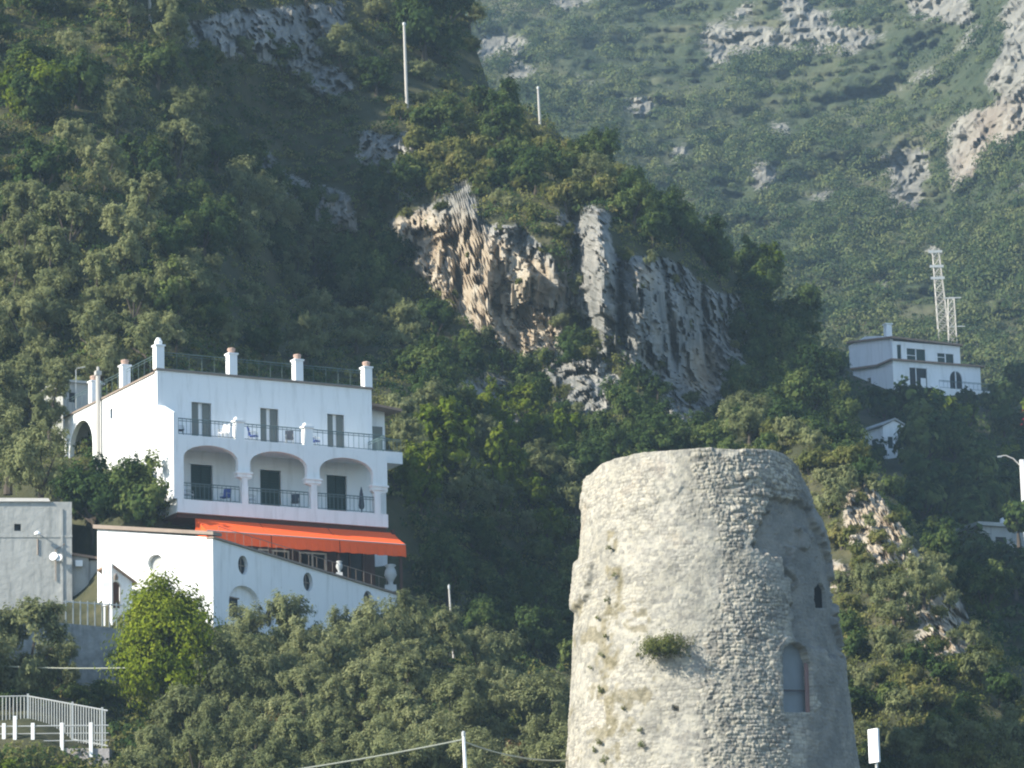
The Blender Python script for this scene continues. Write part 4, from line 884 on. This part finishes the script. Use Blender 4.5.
    attr(me, 'tone', np.r_[sid2 * .55 + c4 * .25 + cid2 * .2, np.full(pad, .5)]); attr(me, 'joint', np.r_[np.maximum((1 - smooth(.0, .045, jd)) * worn, .35 * np.exp(-e4 * 9)) * np.clip(rough * .75 + .35, 0, 1), np.zeros(pad)])
    return me
def towermat():
    M = bpy.data.materials.new('old limestone masonry'); M.use_nodes = True; n = M.node_tree; b = n.nodes['Principled BSDF']; b.inputs['Roughness'].default_value = .95; b.inputs['Specular IOR Level'].default_value = .1
    def A(nm): q = n.nodes.new('ShaderNodeAttribute'); q.attribute_name = nm; return q.outputs['Fac']
    tc = n.nodes.new('ShaderNodeTexCoord')
    def noise(s, d=8, r=.65):
        q = n.nodes.new('ShaderNodeTexNoise'); q.inputs['Scale'].default_value = s; q.inputs['Detail'].default_value = d; q.inputs['Roughness'].default_value = r; n.links.new(tc.outputs['Object'], q.inputs[0]); return q.outputs['Fac']
    def ramp(f, cs, ps):
        q = n.nodes.new('ShaderNodeValToRGB'); e = q.color_ramp.elements; e[0].position = ps[0]; e[0].color = tuple(cs[0]) + (1,); e[1].position = ps[-1]; e[1].color = tuple(cs[-1]) + (1,)
        for c, p in zip(cs[1:-1], ps[1:-1]): k = e.new(p); k.color = tuple(c) + (1,)
        n.links.new(f, q.inputs[0]); return q.outputs[0]
    def mix(f, a, c, typ='MIX'):
        q = n.nodes.new('ShaderNodeMixRGB'); q.blend_type = typ
        for i, x in enumerate((f, a, c)):
            if hasattr(x, 'links'): n.links.new(x, q.inputs[i])
            elif i == 0: q.inputs[0].default_value = x
            else: q.inputs[i].default_value = tuple(x) + (1,)
        return q.outputs[0]
    base = ramp(noise(.5), [(.235, .224, .192), (.30, .285, .243), (.37, .35, .30), (.335, .30, .248)], [.3, .44, .56, .7])
    tone = ramp(A('tone'), [(.58, .58, .59), (1.0, .99, .97), (1.28, 1.24, 1.15)], [.2, .5, .8])
    rg = n.nodes.new('ShaderNodeMath'); rg.operation = 'MULTIPLY_ADD'; rg.inputs[1].default_value = .5; rg.inputs[2].default_value = .5; rg.use_clamp = True; n.links.new(A('rough'), rg.inputs[0])
    c = mix(rg.outputs[0], base, mix(1.0, base, tone, 'MULTIPLY'))
    c = mix(A('joint'), c, mix(1.0, c, (.58, .57, .55), 'MULTIPLY'))
    c = mix(A('lost_shaded'), c, ramp(noise(.9), [(.14, .138, .125), (.215, .205, .18)], [.4, .6]))  # darker stone for the lost facing and the painted shade on the right
    c = mix(A('weed'), c, ramp(noise(3), [(.13, .115, .07), (.24, .21, .14)], [.4, .6]))
    sp = ramp(noise(5.5, 4, .5), [(0, 0, 0), (1, 1, 1)], [.62, .72]); c = mix(sp, c, mix(1.0, c, (.72, .71, .70), 'MULTIPLY'))
    n.links.new(c, b.inputs['Base Color'])
    bp = n.nodes.new('ShaderNodeBump'); bp.inputs['Strength'].default_value = .8; bp.inputs['Distance'].default_value = .05; n.links.new(noise(6, 8, .7), bp.inputs['Height']); n.links.new(bp.outputs[0], b.inputs['Normal'])
    return M
tw = empty('stone_tower', (TC[0], TC[1], zbot), 0, 'huge ruined round stone tower with broken rim and one arched window', 'tower')
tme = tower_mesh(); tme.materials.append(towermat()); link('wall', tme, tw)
def tower_hit(px, py, off=0.0):
    d = at(px, py, 1.0) - CAM; d = d / d[1]
    for y in np.arange(186, 200, .02):
        p = CAM + d * y; r = math.hypot(p[0] - TC[0], p[1] - TC[1])
        if r <= np.interp(p[2], [14, 26.7, 31.3, 36.6, 40.9], [8.3, 7.02, 6.68, 6.2, 5.62]) + off: return p
def tower_part(name, poly, inset, depth, m, parent=tw):
    """panel standing in a window opening: outline from its corners on the wall, set back along the wall's normal"""
    P = [tower_hit(a, c) for a, c in poly]; c = sum(P) / len(P); nrm = np.array([c[0] - TC[0], c[1] - TC[1], 0]); nrm /= np.linalg.norm(nrm)
    o = np.array([TC[0], TC[1], zbot]); F_ = [p - nrm * inset - o for p in P]; B_ = [p - nrm * (inset + depth) - o for p in P]; n = len(P)
    return MB().add(F_ + B_, [tuple(range(n)), tuple(range(2 * n - 1, n - 1, -1))] + [(i, i + n, (i + 1) % n + n, (i + 1) % n) for i in range(n)]).build(name, m, parent)
wn = tower_part('window', [(783.5, 713), (782, 662), (785, 647), (791, 642), (798, 642), (806, 648), (811, 664), (813, 713)], .50, .06, mat('weathered window boards', (.17, .19, .20), .7, .2, 1.5))
tower_part('bar', [(783, 688.5), (812.5, 689.5), (812.5, 691.2), (783, 690.2)], .24, .05, flat('rust iron', (.05, .04, .04)), wn)
tower_part('frame', [(808.2, 662), (811.5, 664), (813, 712), (809.8, 712)], .2, .08, flat('faded red frame', (.22, .125, .11)), wn)
tower_part('window', [(823, 607), (822.5, 588), (826, 583), (830, 583), (833, 589), (834, 607)], .6, .05, mat('black hollow', (.008, .008, .009), 1.0, .1, spec=0.0))
# ------------------------------------------------------------------ plants
def leaves_mesh(name, P, N, size, aspect, tint, m, wild=.38):
    """diamond leaf sprays: centres, outward directions, sizes"""
    n = len(P); r = rng.normal(size=(n, 3)); N = N / (np.linalg.norm(N, axis=1)[:, None] + 1e-6) + wild * r; N /= np.linalg.norm(N, axis=1)[:, None]
    U = np.array([0, 0, 1.0]) + .55 * rng.normal(size=(n, 3)); U -= N * (U * N).sum(1)[:, None]; U /= np.linalg.norm(U, axis=1)[:, None] + 1e-6; V = np.cross(N, U)
    s = size[:, None]; a = s * aspect
    Q = np.stack([P - U * s, P - V * a + N * s * .12, P + U * s, P + V * a + N * s * .12], 1).reshape(-1, 3)
    me = mesh_np(name, Q, np.arange(n * 4).reshape(n, 4)); me.materials.append(m); attr(me, 'tint', tint, 'FACE')
    return me

def crown(name, m, rad, h0, h1, lobes, n, size, aspect=.5, lob=(.28, .42), flat=1.0, cone=0.0, up=0.0, feather=.24):
    """crown volume made of leaf sprays gathered in lobes between heights h0 and h1"""
    zc, hz = (h0 + h1) / 2, (h1 - h0) / 2; P = []; N = []; T = []; C = []
    for k in range(lobes):
        while True:
            v = rng.uniform(-1, 1, 3)
            if .25 < np.linalg.norm(v) < 1: break
        lr = rad * rng.uniform(*lob); sh = 1 - cone * (v[2] * .5 + .5)
        c = np.array([v[0] * (rad - lr * .6) * sh, v[1] * (rad - lr * .6) * sh, zc + v[2] * max(.1, hz - lr * .7)]); lr *= (1 - .45 * cone * (v[2] * .5 + .5))
        k_n = int(n / lobes * (lr / rad / np.mean(lob)) ** 1.6) + 4
        ns = int(rng.integers(11, 18)); sd = rng.normal(size=(ns, 3)) + np.array([0, 0, .25 + up * 1.6]); sd /= np.linalg.norm(sd, axis=1)[:, None]
        sl = rng.uniform(.72, 1.38, ns) * lr; w_ = rng.integers(0, ns, k_n); t = rng.random(k_n) ** .55
        j_ = rng.normal(size=(k_n, 3)); j_ *= (lr * feather * (1.15 - .75 * t))[:, None]
        P.append(c + (sd[w_] * (sl[w_] * t)[:, None] + j_) * np.array([1, 1, flat])); jn = j_ / (np.linalg.norm(j_, axis=1)[:, None] + 1e-6)
        co = P[-1] - np.array([0, 0, zc - .35 * hz]); co = co / (np.linalg.norm(co, axis=1)[:, None] + 1e-6)
        N.append(sd[w_] * .55 + jn * .45 + co * .75 + np.array([0, 0, .1]))
        T.append(np.clip(.5 + .22 * rng.normal() + .17 * rng.normal(size=k_n), 0, 1)); C.append(c)
    P = np.concatenate(P); N = np.concatenate(N); T = np.concatenate(T)
    return leaves_mesh(name, P, N, size * rng.uniform(.6, 1.35, len(P)), aspect, T, m, .26), C

def trunk_mesh(name, h, r, C, wig=.12):
    q = MB(); top = np.array([rng.normal() * wig * h * .4, rng.normal() * wig * h * .4, h])
    mid = top * .5 + np.array([rng.normal() * wig * h * .4, rng.normal() * wig * h * .4, 0])
    q.tube([(0, 0, -.8), (0, 0, 0), mid, top], [r * 1.5, r * 1.25, r * .9, r * .7], 8)
    for c in C[:6]:
        c = np.array(c); q.tube([mid * .4 + top * .6, (top + c) / 2 + [0, 0, -.12], c], [r * .55, r * .35, r * .12], 5)
    me = bpy.data.meshes.new(name); me.from_pydata(q.v, [], q.f); me.materials.append(BARK); return me

SPEC = {}
def species(key, count, fn): SPEC[key] = [fn() for _ in range(count)]
def mk(m, rad, h0, h1, lobes, n, size, aspect, **kw):
    tr = kw.pop('tr', .16)
    def f():
        r_ = rad * rng.uniform(.88, 1.14); c, C = crown('crown', m, r_, h0, h1 * rng.uniform(.9, 1.1), lobes, n, size, aspect, **kw)
        return c, trunk_mesh('trunk', max(1.0, h0 * .9 + .2), tr, C)
    return f
species('olive_tree', 7, mk(L_OLIVE, 1.95, .1, 4.2, 22, 9500, .098, .42, lob=(.24, .42), up=.5))
species('holm_oak', 6, mk(L_OAK, 2.1, .1, 4.4, 18, 8200, .11, .6, lob=(.26, .46), up=.2))
species('shrub', 6, mk(L_SHRUB, 1.05, .0, 1.7, 11, 2600, .09, .5, lob=(.30, .50), tr=.06, up=.2))
species('dark_shrub', 4, mk(L_OAK, 1.25, .0, 1.9, 11, 2600, .10, .6, lob=(.30, .50), tr=.06))
species('broadleaf_tree', 4, mk(L_BRIGHT, 1.7, .25, 4.3, 18, 5200, .125, .6, lob=(.22, .38), tr=.11, up=.2))
species('grey_shrub', 3, mk(L_OLIVE, 1.15, .05, 2.1, 11, 2800, .092, .45, lob=(.30, .48), tr=.06, up=.3))
species('dry_shrub', 2, mk(L_DRY, .9, .1, 1.7, 9, 1300, .10, .4, tr=.05))
species('far_tree', 6, mk(L_OAK, 2.3, .4, 4.6, 14, 1500, .30, .6, lob=(.30, .46), tr=.17))
species('far_bright', 2, mk(L_BRIGHT, 1.6, .3, 3.6, 10, 900, .26, .6, tr=.15))
species('red_bush', 1, mk(L_RED, 1.5, .1, 1.9, 9, 900, .2, .6, tr=.1))
KIND = {'olive_tree': ('olive_tree', 'olive tree'), 'holm_oak': ('holm_oak', 'tree'), 'shrub': ('shrub', 'shrub'), 'dark_shrub': ('shrub', 'shrub'), 'broadleaf_tree': ('broadleaf_tree', 'tree'),
        'grey_shrub': ('shrub', 'shrub'), 'dry_shrub': ('dry_shrub', 'shrub'), 'far_tree': ('oak_tree', 'tree'), 'far_bright': ('broadleaf_tree', 'tree'), 'red_bush': ('flowering_bush', 'bush')}
WORD = {'olive_tree': 'grey green olive tree', 'holm_oak': 'dark green holm oak', 'shrub': 'yellowish green shrub', 'dark_shrub': 'dark green shrub', 'broadleaf_tree': 'bright green leafy tree',
        'grey_shrub': 'grey green shrub', 'dry_shrub': 'dry brown shrub', 'far_tree': 'dark green oak', 'far_bright': 'bright yellow green tree', 'red_bush': 'red flowering bush'}
PLANTS = []
def plant(key, p, s, label, group=None, sz=1.0):
    nm, cat = KIND[key]; c, t = SPEC[key][int(rng.integers(len(SPEC[key])))]
    o = empty(nm, p, rng.uniform(0, 6.28), label, cat, group)
    o.scale = (s * rng.uniform(.92, 1.1), s * rng.uniform(.92, 1.1), s * sz * rng.uniform(.93, 1.08))
    link('crown', c, o); link('trunk', t, o); PLANTS.append((p, s)); return o

def scatter(S, poly, spacing, mix, smin, smax, where, group, rockmax=.35, avoid=(), sz=1.0, tries=3000, lim=400):
    keys = list(mix); pr = np.array([mix[k] for k in keys], float); pr /= pr.sum(); px, py = zip(*poly); got = []
    for _ in range(tries):
        x = rng.uniform(min(px), max(px)); y = rng.uniform(min(py), max(py))
        if not inpoly(np.array([x]), np.array([y]), poly)[0] or any(inpoly(np.array([x]), np.array([y]), a)[0] for a in avoid): continue
        if any((x - a) ** 2 + ((y - b_) * 1.25) ** 2 < (spacing * f) ** 2 for a, b_, f in got): continue
        p, rk = on(S, x, y)
        if rk > rockmax: continue
        k = keys[int(rng.choice(len(keys), p=pr))]; small = 'shrub' in k
        s = rng.uniform(smin, smax); got.append((x, y, .72 if small else 1.0 * (.8 + .2 * s)))
        plant(k, p, s * (1.15 if small else 1.0), WORD[k] + ' ' + where, WORD[k].split(' ', 1)[1] + 's ' + group if False else 'plants ' + group, sz)
        if len(got) >= lim: break
    return got

HB = [(60, 470), (60, 400), (150, 345), (380, 360), (410, 400), (415, 640), (210, 650), (90, 620), (0, 620), (0, 540), (80, 520)]
n0 = len(PLANTS)
scatter(A, [(-60, 30), (150, -20), (210, 60), (190, 130), (175, 250), (-60, 250)], 40, {'olive_tree': 5, 'holm_oak': 4, 'grey_shrub': 2, 'shrub': 1.5}, .75, 1.2, 'on the sunlit upper left slope', 'on the upper left slope', avoid=[[(0, 20), (60, 20), (60, 80), (0, 80)]])
scatter(A, [(-60, 250), (175, 250), (180, 330), (150, 372), (60, 420), (-60, 470)], 38, {'olive_tree': 8, 'holm_oak': 2, 'grey_shrub': 2}, .8, 1.2, 'on the left slope just above the white house', 'above the white house on the left')
scatter(A, [(160, 250), (260, 260), (410, 330), (420, 420), (395, 420), (385, 380), (170, 352)], 38, {'olive_tree': 6, 'holm_oak': 4, 'grey_shrub': 2}, .7, 1.05, 'on the slope behind the house roof', 'behind the house roof', avoid=[[(215, 368), (420, 368), (420, 430), (215, 430)]])
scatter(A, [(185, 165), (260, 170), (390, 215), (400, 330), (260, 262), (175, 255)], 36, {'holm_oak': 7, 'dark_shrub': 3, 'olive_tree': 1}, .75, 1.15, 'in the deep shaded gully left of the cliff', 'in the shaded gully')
scatter(A, [(150, -20), (470, -20), (480, 60), (450, 110), (400, 112), (330, 118), (250, 100), (200, 60)], 33, {'shrub': 5, 'holm_oak': 1.5, 'grey_shrub': 2, 'olive_tree': 1.5}, .6, 1.0, 'on the stony top of the slope left of the tall pole', 'on the stony top of the slope', sz=.8)
scatter(A, [(395, 118), (500, 112), (530, 136), (600, 172), (650, 215), (570, 210), (470, 185), (420, 205), (395, 200)], 21, {'shrub': 6, 'dark_shrub': 2, 'holm_oak': 1.5}, .75, 1.2, 'on top of the cliff below the tall pole', 'on top of the cliff', .45)
scatter(A, [(600, 165), (700, 240), (750, 285), (750, 320), (690, 270), (640, 245)], 27, {'holm_oak': 4, 'dark_shrub': 2, 'shrub': 2.5}, .7, 1.1, 'on the crest above the grey cliff', 'on the crest above the grey cliff', .5)
scatter(A, [(750, 290), (860, 400), (900, 470), (760, 470), (735, 420), (750, 340)], 31, {'holm_oak': 7, 'dark_shrub': 2}, .75, 1.15, 'on the shaded ridge right of the grey cliff', 'on the ridge right of the cliff', .5, avoid=[[(826, 350), (930, 380), (930, 500), (860, 480), (830, 400)]])
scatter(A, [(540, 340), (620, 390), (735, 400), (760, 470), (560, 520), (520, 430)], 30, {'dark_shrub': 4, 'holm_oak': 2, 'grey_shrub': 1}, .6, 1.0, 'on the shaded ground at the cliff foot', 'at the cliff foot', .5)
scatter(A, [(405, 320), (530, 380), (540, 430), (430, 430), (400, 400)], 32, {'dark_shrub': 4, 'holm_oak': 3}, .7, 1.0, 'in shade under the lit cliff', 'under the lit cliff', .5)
scatter(A, [(400, 420), (545, 430), (590, 510), (590, 560), (480, 545), (415, 530)], 34, {'olive_tree': 6, 'broadleaf_tree': 2, 'grey_shrub': 2}, .75, 1.05, 'on the sunny patch between house and tower', 'between house and tower', .6)
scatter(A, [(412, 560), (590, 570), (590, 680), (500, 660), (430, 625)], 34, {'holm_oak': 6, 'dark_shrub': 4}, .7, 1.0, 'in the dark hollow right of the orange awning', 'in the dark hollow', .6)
scatter(A, [(405, 658), (470, 665), (560, 715), (600, 770), (600, 830), (130, 830), (152, 775), (215, 725), (330, 690)], 33, {'olive_tree': 9, 'grey_shrub': 2, 'shrub': .7, 'dry_shrub': .3}, .72, 1.0, 'in the foreground grove below the terrace block', 'in the foreground grove', .6, tries=5000)
scatter(A, [(225, 690), (400, 672), (400, 692), (300, 705), (225, 720)], 31, {'olive_tree': 6, 'grey_shrub': 2}, .62, .8, 'close under the oval windows of the terrace block', 'under the oval windows', .6)
scatter(A, [(-40, 806), (120, 806), (120, 860), (-40, 860)], 30, {'broadleaf_tree': 3, 'shrub': 3}, .5, .75, 'below the white post fence', 'below the white post fence', .6)
scatter(A, [(590, 520), (740, 470), (900, 480), (1000, 640), (620, 760)], 40, {'holm_oak': 5, 'dark_shrub': 3}, .7, 1.0, 'on the dark slope behind the stone tower', 'behind the stone tower', .6, lim=40)
scatter(C_, [(770, 430), (835, 455), (905, 535), (960, 600), (990, 680), (1060, 720), (1060, 830), (840, 830), (840, 600), (800, 460)], 33, {'shrub': 4, 'grey_shrub': 3, 'dark_shrub': 2.0, 'olive_tree': .8}, .55, .95, 'on the crag right of the stone tower', 'on the crag right of the tower', .3, tries=5000)
scatter(Mid, [(820, 362), (980, 386), (1060, 396), (1100, 640), (960, 600), (880, 480)], 27, {'far_tree': 9, 'far_bright': .35}, .75, 1.25, 'in the shaded wood below the villa', 'in the wood below the villa', .9,
        avoid=[[(835, 360), (985, 378), (1000, 400), (985, 428), (905, 425), (840, 420)], [(852, 425), (922, 430), (922, 528), (862, 528)], [(985, 535), (1040, 535), (1040, 600), (985, 600)]], tries=5000)

# ---- plants one can point at
pm, pC = crown('crown', L_PINE, 4.1, .0, 8.5, 130, 42000, .105, .5, lob=(.22, .34), cone=.6, up=.25, feather=.30)
p, _ = on(A, 166, 726); pine = empty('pine_tree', p, 0, 'bright yellow green conical pine in front of the terrace block wall', 'pine tree'); link('crown', pm, pine); link('trunk', trunk_mesh('trunk', 2.6, .2, pC), pine)
def single(key, S, px, py, s, label, sz=1.0, D=None):
    q = at(px, py, D) if D else on(S, px, py)[0]; return plant(key, q, s, label, None, sz)
single('holm_oak', A, 95, 540, 1.15, 'dark leafy tree hiding the foot of the left house wall, nearer the concrete building', D=232)
single('holm_oak', A, 142, 548, 1.2, 'dark leafy tree hiding the foot of the left house wall, nearer the awning', D=231.4)
single('holm_oak', A, 118, 528, 1.0, 'dark leafy tree between two others before the left house wall', D=233)
single('olive_tree', A, 42, 508, 1.3, 'broad olive tree behind the roof of the grey concrete building', D=235)
single('olive_tree', A, 50, 436, .95, 'olive tree in front of the grey shed behind the white house', D=243)
single('olive_tree', A, 8, 480, 1.15, 'olive tree cut by the left edge behind the concrete building', D=238)
single('olive_tree', A, 28, 708, 1.4, 'large olive tree in front of the concrete building wall, left of the stone wall', D=208.5)
single('olive_tree', A, -12, 706, 1.25, 'olive tree at the left edge in front of the stone wall', D=208.5)
single('olive_tree', A, 62, 694, .7, 'small olive tree touching the right corner of the concrete building', D=213)
single('broadleaf_tree', A, 440, 488, 1.35, 'tall yellow green tree right of the house balcony', 1.15)
single('broadleaf_tree', A, 500, 528, 1.15, 'yellow green tree with upright shoots between house and tower', 1.2)
single('broadleaf_tree', A, 420, 515, 1.0, 'bright green bushy tree just right of the loggia')
single('broadleaf_tree', A, 36, 126, 1.35, 'yellow green leafy tree below the wooden post')
single('broadleaf_tree', A, 766, 312, 1.25, 'bright green tree on the crest at the right end of the cliff')
single('holm_oak', A, 425, 62, 1.5, 'tall dark tree beside the tall pole at the top of the slope', 1.1)
single('holm_oak', A, 446, 40, 1.3, 'dark tree on the skyline right of the tall pole', 1.1)
single('olive_tree', A, 594, 196, .9, 'round pale bush on the skyline above the rock fin')
single('holm_oak', A, 575, 375, .85, 'bushy tree growing at the foot of the lit cliff')
single('olive_tree', A, 740, 452, 1.0, 'pale olive tree just above the tower rim')
for (x, y, s, lab) in ((250, 672, .82, 'olive tree before the arched alcove of the terrace block'), (293, 676, 1.08, 'olive tree reaching the second oval window of the terrace block'), (345, 668, .82, 'olive tree between second and third oval windows'), (388, 662, .68, 'olive tree under the right end of the terrace parapet')):
    single('olive_tree', A, x, y, s, lab)
for (x, y, s) in ((12, 712, .6), (40, 708, .55), (75, 706, .6), (104, 706, .7), (92, 712, .5)):
    plant('dark_shrub', on(A, x, y)[0], s, 'dark green shrub at the foot of the stone retaining wall', 'shrubs at the foot of the stone wall')
for i, (x, y, s) in enumerate([(430, 232, .5), (455, 300, .45), (478, 196, .6), (500, 235, .5), (520, 285, .4), (545, 255, .55), (560, 330, .7), (410, 218, .6), (640, 290, .4), (690, 330, .35), (660, 370, .5), (600, 350, .5), (720, 320, .4), (470, 260, .4), (565, 240, .6), (580, 290, .5), (625, 400, .6), (300, 160, .5), (330, 205, .5), (270, 40, .5), (310, 30, .5), (240, 50, .5), (330, 55, .6), (285, 70, .6), (870, 530, .45), (890, 555, .5), (940, 620, .5), (955, 645, .45), (930, 640, .5), (862, 505, .5), (875, 495, .6), (895, 525, .6), (880, 545, .7), (905, 560, .6), (860, 560, .7), (930, 600, .7), (950, 612, .6), (965, 640, .6), (940, 655, .7), (920, 590, .7), (945, 595, .6)] + [(x, y, s) for x, y, s in ((572, 262, .8), (575, 300, .8), (568, 235, .7), (580, 325, .7), (515, 212, .7), (535, 222, .8), (555, 238, .7), (495, 205, .7), (440, 212, .6), (625, 262, .7), (650, 268, .6), (590, 360, .7), (612, 372, .8), (575, 420, .7), (600, 450, .7), (560, 400, .8), (640, 410, .7), (690, 405, .7), (735, 350, .5), (485, 345, .7), (450, 310, .6), (560, 460, .7), (590, 480, .8), (675, 285, .5))]):
    plant('shrub' if i % 3 else 'grey_shrub', on(A if x < 800 else C_, x, y)[0], s, ('yellowish' if i % 3 else 'grey') + ' green shrub clinging to a ledge of the bare rock', 'shrubs clinging to bare rock')
for (x, y, s, k, lab) in ((750, 446, .85, 'olive_tree', 'pale round olive tree on the crag top just over the tower rim'), (772, 440, .8, 'shrub', 'yellowish shrub on the crag top over the right of the tower rim'), (732, 462, .9, 'dark_shrub', 'dark shrub behind the middle of the tower rim'), (790, 446, .8, 'grey_shrub', 'grey green shrub on the crag top above the broken tower shoulder'), (715, 472, .8, 'shrub', 'shrub peeping over the left middle of the tower rim'), (765, 462, .9, 'dark_shrub', 'low dark shrub close behind the tower rim')):
    single(k, C_, x, y, s, lab)
single('dry_shrub', A, 285, 742, 1.1, 'reddish brown dry bush in the foreground grove', 1.1)
single('far_bright', Mid, 928, 418, .8, 'yellow green bush right below the villa front')
single('far_bright', Mid, 953, 420, .55, 'small yellow green bush right of the one below the villa')
single('far_bright', Mid, 1010, 470, .7, 'yellow green bush left of the street lamp')
single('far_tree', Mid, 1019, 540, .75, 'dark tree hiding the foot of the street lamp', D=297)
single('far_tree', Mid, 992, 588, .8, 'dark tree in front of the grey house, left of its window', D=316)
single('far_tree', Mid, 1016, 592, .8, 'dark tree in front of the grey house at the very edge', D=315)
single('far_tree', Mid, 876, 470, .62, 'dark tree covering the left part of the small cottage', D=372)
single('far_tree', Mid, 908, 474, .6, 'dark tree covering the right part of the small cottage', D=372)
single('red_bush', Mid, 1022, 430, .9, 'red flowering bush at the right edge below the villa')
single('shrub', C_, 845, 470, 1.35, 'wide yellowish shrub on the crag beside the tower shoulder', .8)
for (x, y) in ((884, 414), (905, 420), (968, 410), (990, 412), (868, 412), (1010, 404)):
    plant('far_tree', on(Mid, x, y)[0], .5, 'low dark tree along the foot of the villa', 'low trees along the foot of the villa')

# ---- weeds rooted in the tower
wm, wC = crown('foliage', L_SHRUB, 1.5, -.45, .85, 24, 5200, .06, .4, lob=(.26, .42))
q = tower_hit(667, 652, .1); q[1] -= .05
tuft = empty('wall_shrub', q, 0, 'yellow green shrub growing from the sunlit face of the tower', 'shrub'); link('foliage', wm, tuft)
w2, _ = crown('foliage', L_OLIVE, .34, -.22, .3, 9, 520, .035, .4); w3, _ = crown('foliage', L_SHRUB, .34, -.22, .3, 9, 520, .035, .4)
for i, (x, y, s) in enumerate([(609, 548, 1.0), (614, 575, .8), (607, 600, 1.0), (606, 636, .9), (601, 655, .8), (600, 690, 1.2), (622, 708, .9), (640, 730, .9), (641, 745, 1.3), (600, 742, 1.2), (594, 750, 1.0), (604, 760, 1.3), (638, 655, .9), (597, 618, .8), (590, 668, .7)]):
    q = tower_hit(x, y, .05)
    o = empty('wall_weed', q, i * 1.3, 'small dry weed tuft rooted in the left face of the tower', 'weed', 'weeds on the left face of the tower'); s *= .6; o.scale = (s, s, s * 1.1); link('foliage', w2 if i % 3 else w3, o)
for i, (x, y, lab) in enumerate([(752, 450, 'green weed tuft on the tower rim, nearer the middle'), (770, 449, 'green weed tuft on the tower rim, nearer the broken shoulder')]):
    q = tower_hit(x, y + 6); q[1] += .8; q[2] += .25; o = empty('rim_weed', q, i, lab, 'weed'); link('foliage', w3, o); o.scale = (1.7, 1.7, 1.9)

# ---- ground cover one cannot count
def cover(S, name, n, rmin, rmax, k, size, m, cond, rockmax=.4, flat=.8, wild=.3):
    P = []; N = []; T = []; Z = []
    for _ in range(n * 3):
        x = rng.uniform(S.x0 + 40, S.x0 + S.step * (S.W.shape[1] - 1) - 40); y = rng.uniform(-40, 850)
        c, rk = on(S, x, y)
        i = min(int((x - S.x0) / S.step), len(S.rv) - 1)
        if y < S.rv[i] or rk > rockmax or not cond(x, y): continue
        r = rng.uniform(rmin, rmax); d = rng.normal(size=(k, 3)); d /= np.linalg.norm(d, axis=1)[:, None]; d[:, 2] = np.abs(d[:, 2])
        P.append(c + d * (r * (1 - .5 * rng.random((k, 1)) ** 2)) * np.array([1, 1, flat])); N.append(d); T.append(np.clip(.5 + .26 * rng.normal() + .15 * rng.normal(size=k), 0, 1)); Z.append(np.full(k, size * (.7 + .3 * r / rmax)))
        if len(P) >= n: break
    me = leaves_mesh(name, np.concatenate(P), np.concatenate(N), np.concatenate(Z) * rng.uniform(.6, 1.3, len(P) * k), .5, np.concatenate(T), m, wild)
    return tag(link(name, me), kind='stuff')
nob = lambda x, y: not (-20 < x < 125 and 490 < y < 690) and not (-20 < x < 108 and 712 < y < 752) and not (90 < x < 410 and 500 < y < 640)
cover(A, 'undergrowth', 7500, .35, .95, 46, .13, L_SHRUB, nob, .75)
cover(A, 'dark_undergrowth', 5500, .4, 1.1, 46, .15, L_OAK, nob, .5)
cover(C_, 'crag_undergrowth', 1500, .3, .8, 44, .11, L_SHRUB, lambda x, y: y > 420, .25)
cover(Mid, 'shaded_undergrowth', 1800, .7, 1.6, 40, .28, L_OAK, lambda x, y: not (862 < x < 990 and y < 400) and not (860 < x < 915 and 420 < y < 480))
def wood(x, y):
    f = fbm(np.array([[x * .012, y * .02, 3.3]]), 3, 91)[0]; hi = smooth(140, 20, y) * .16 if x > 560 else 0
    return rng.random() < np.clip((f - .36 - hi) * 7 + .22 + (.25 if y > 140 and y < 300 else 0), .10, 1)
cover(Far, 'far_woodland', 8000, 1.0, 3.6, 170, .30, L_FAR, wood, .45, .95, .2)
cover(Far, 'far_scrub', 6000, .5, 1.6, 44, .26, L_FAR, lambda x, y: True, .6, .8)
print('plants', len(PLANTS), {k: sum(1 for o in bpy.data.objects if o.name.split('.')[0] == k) for k in set(v[0] for v in KIND.values())})
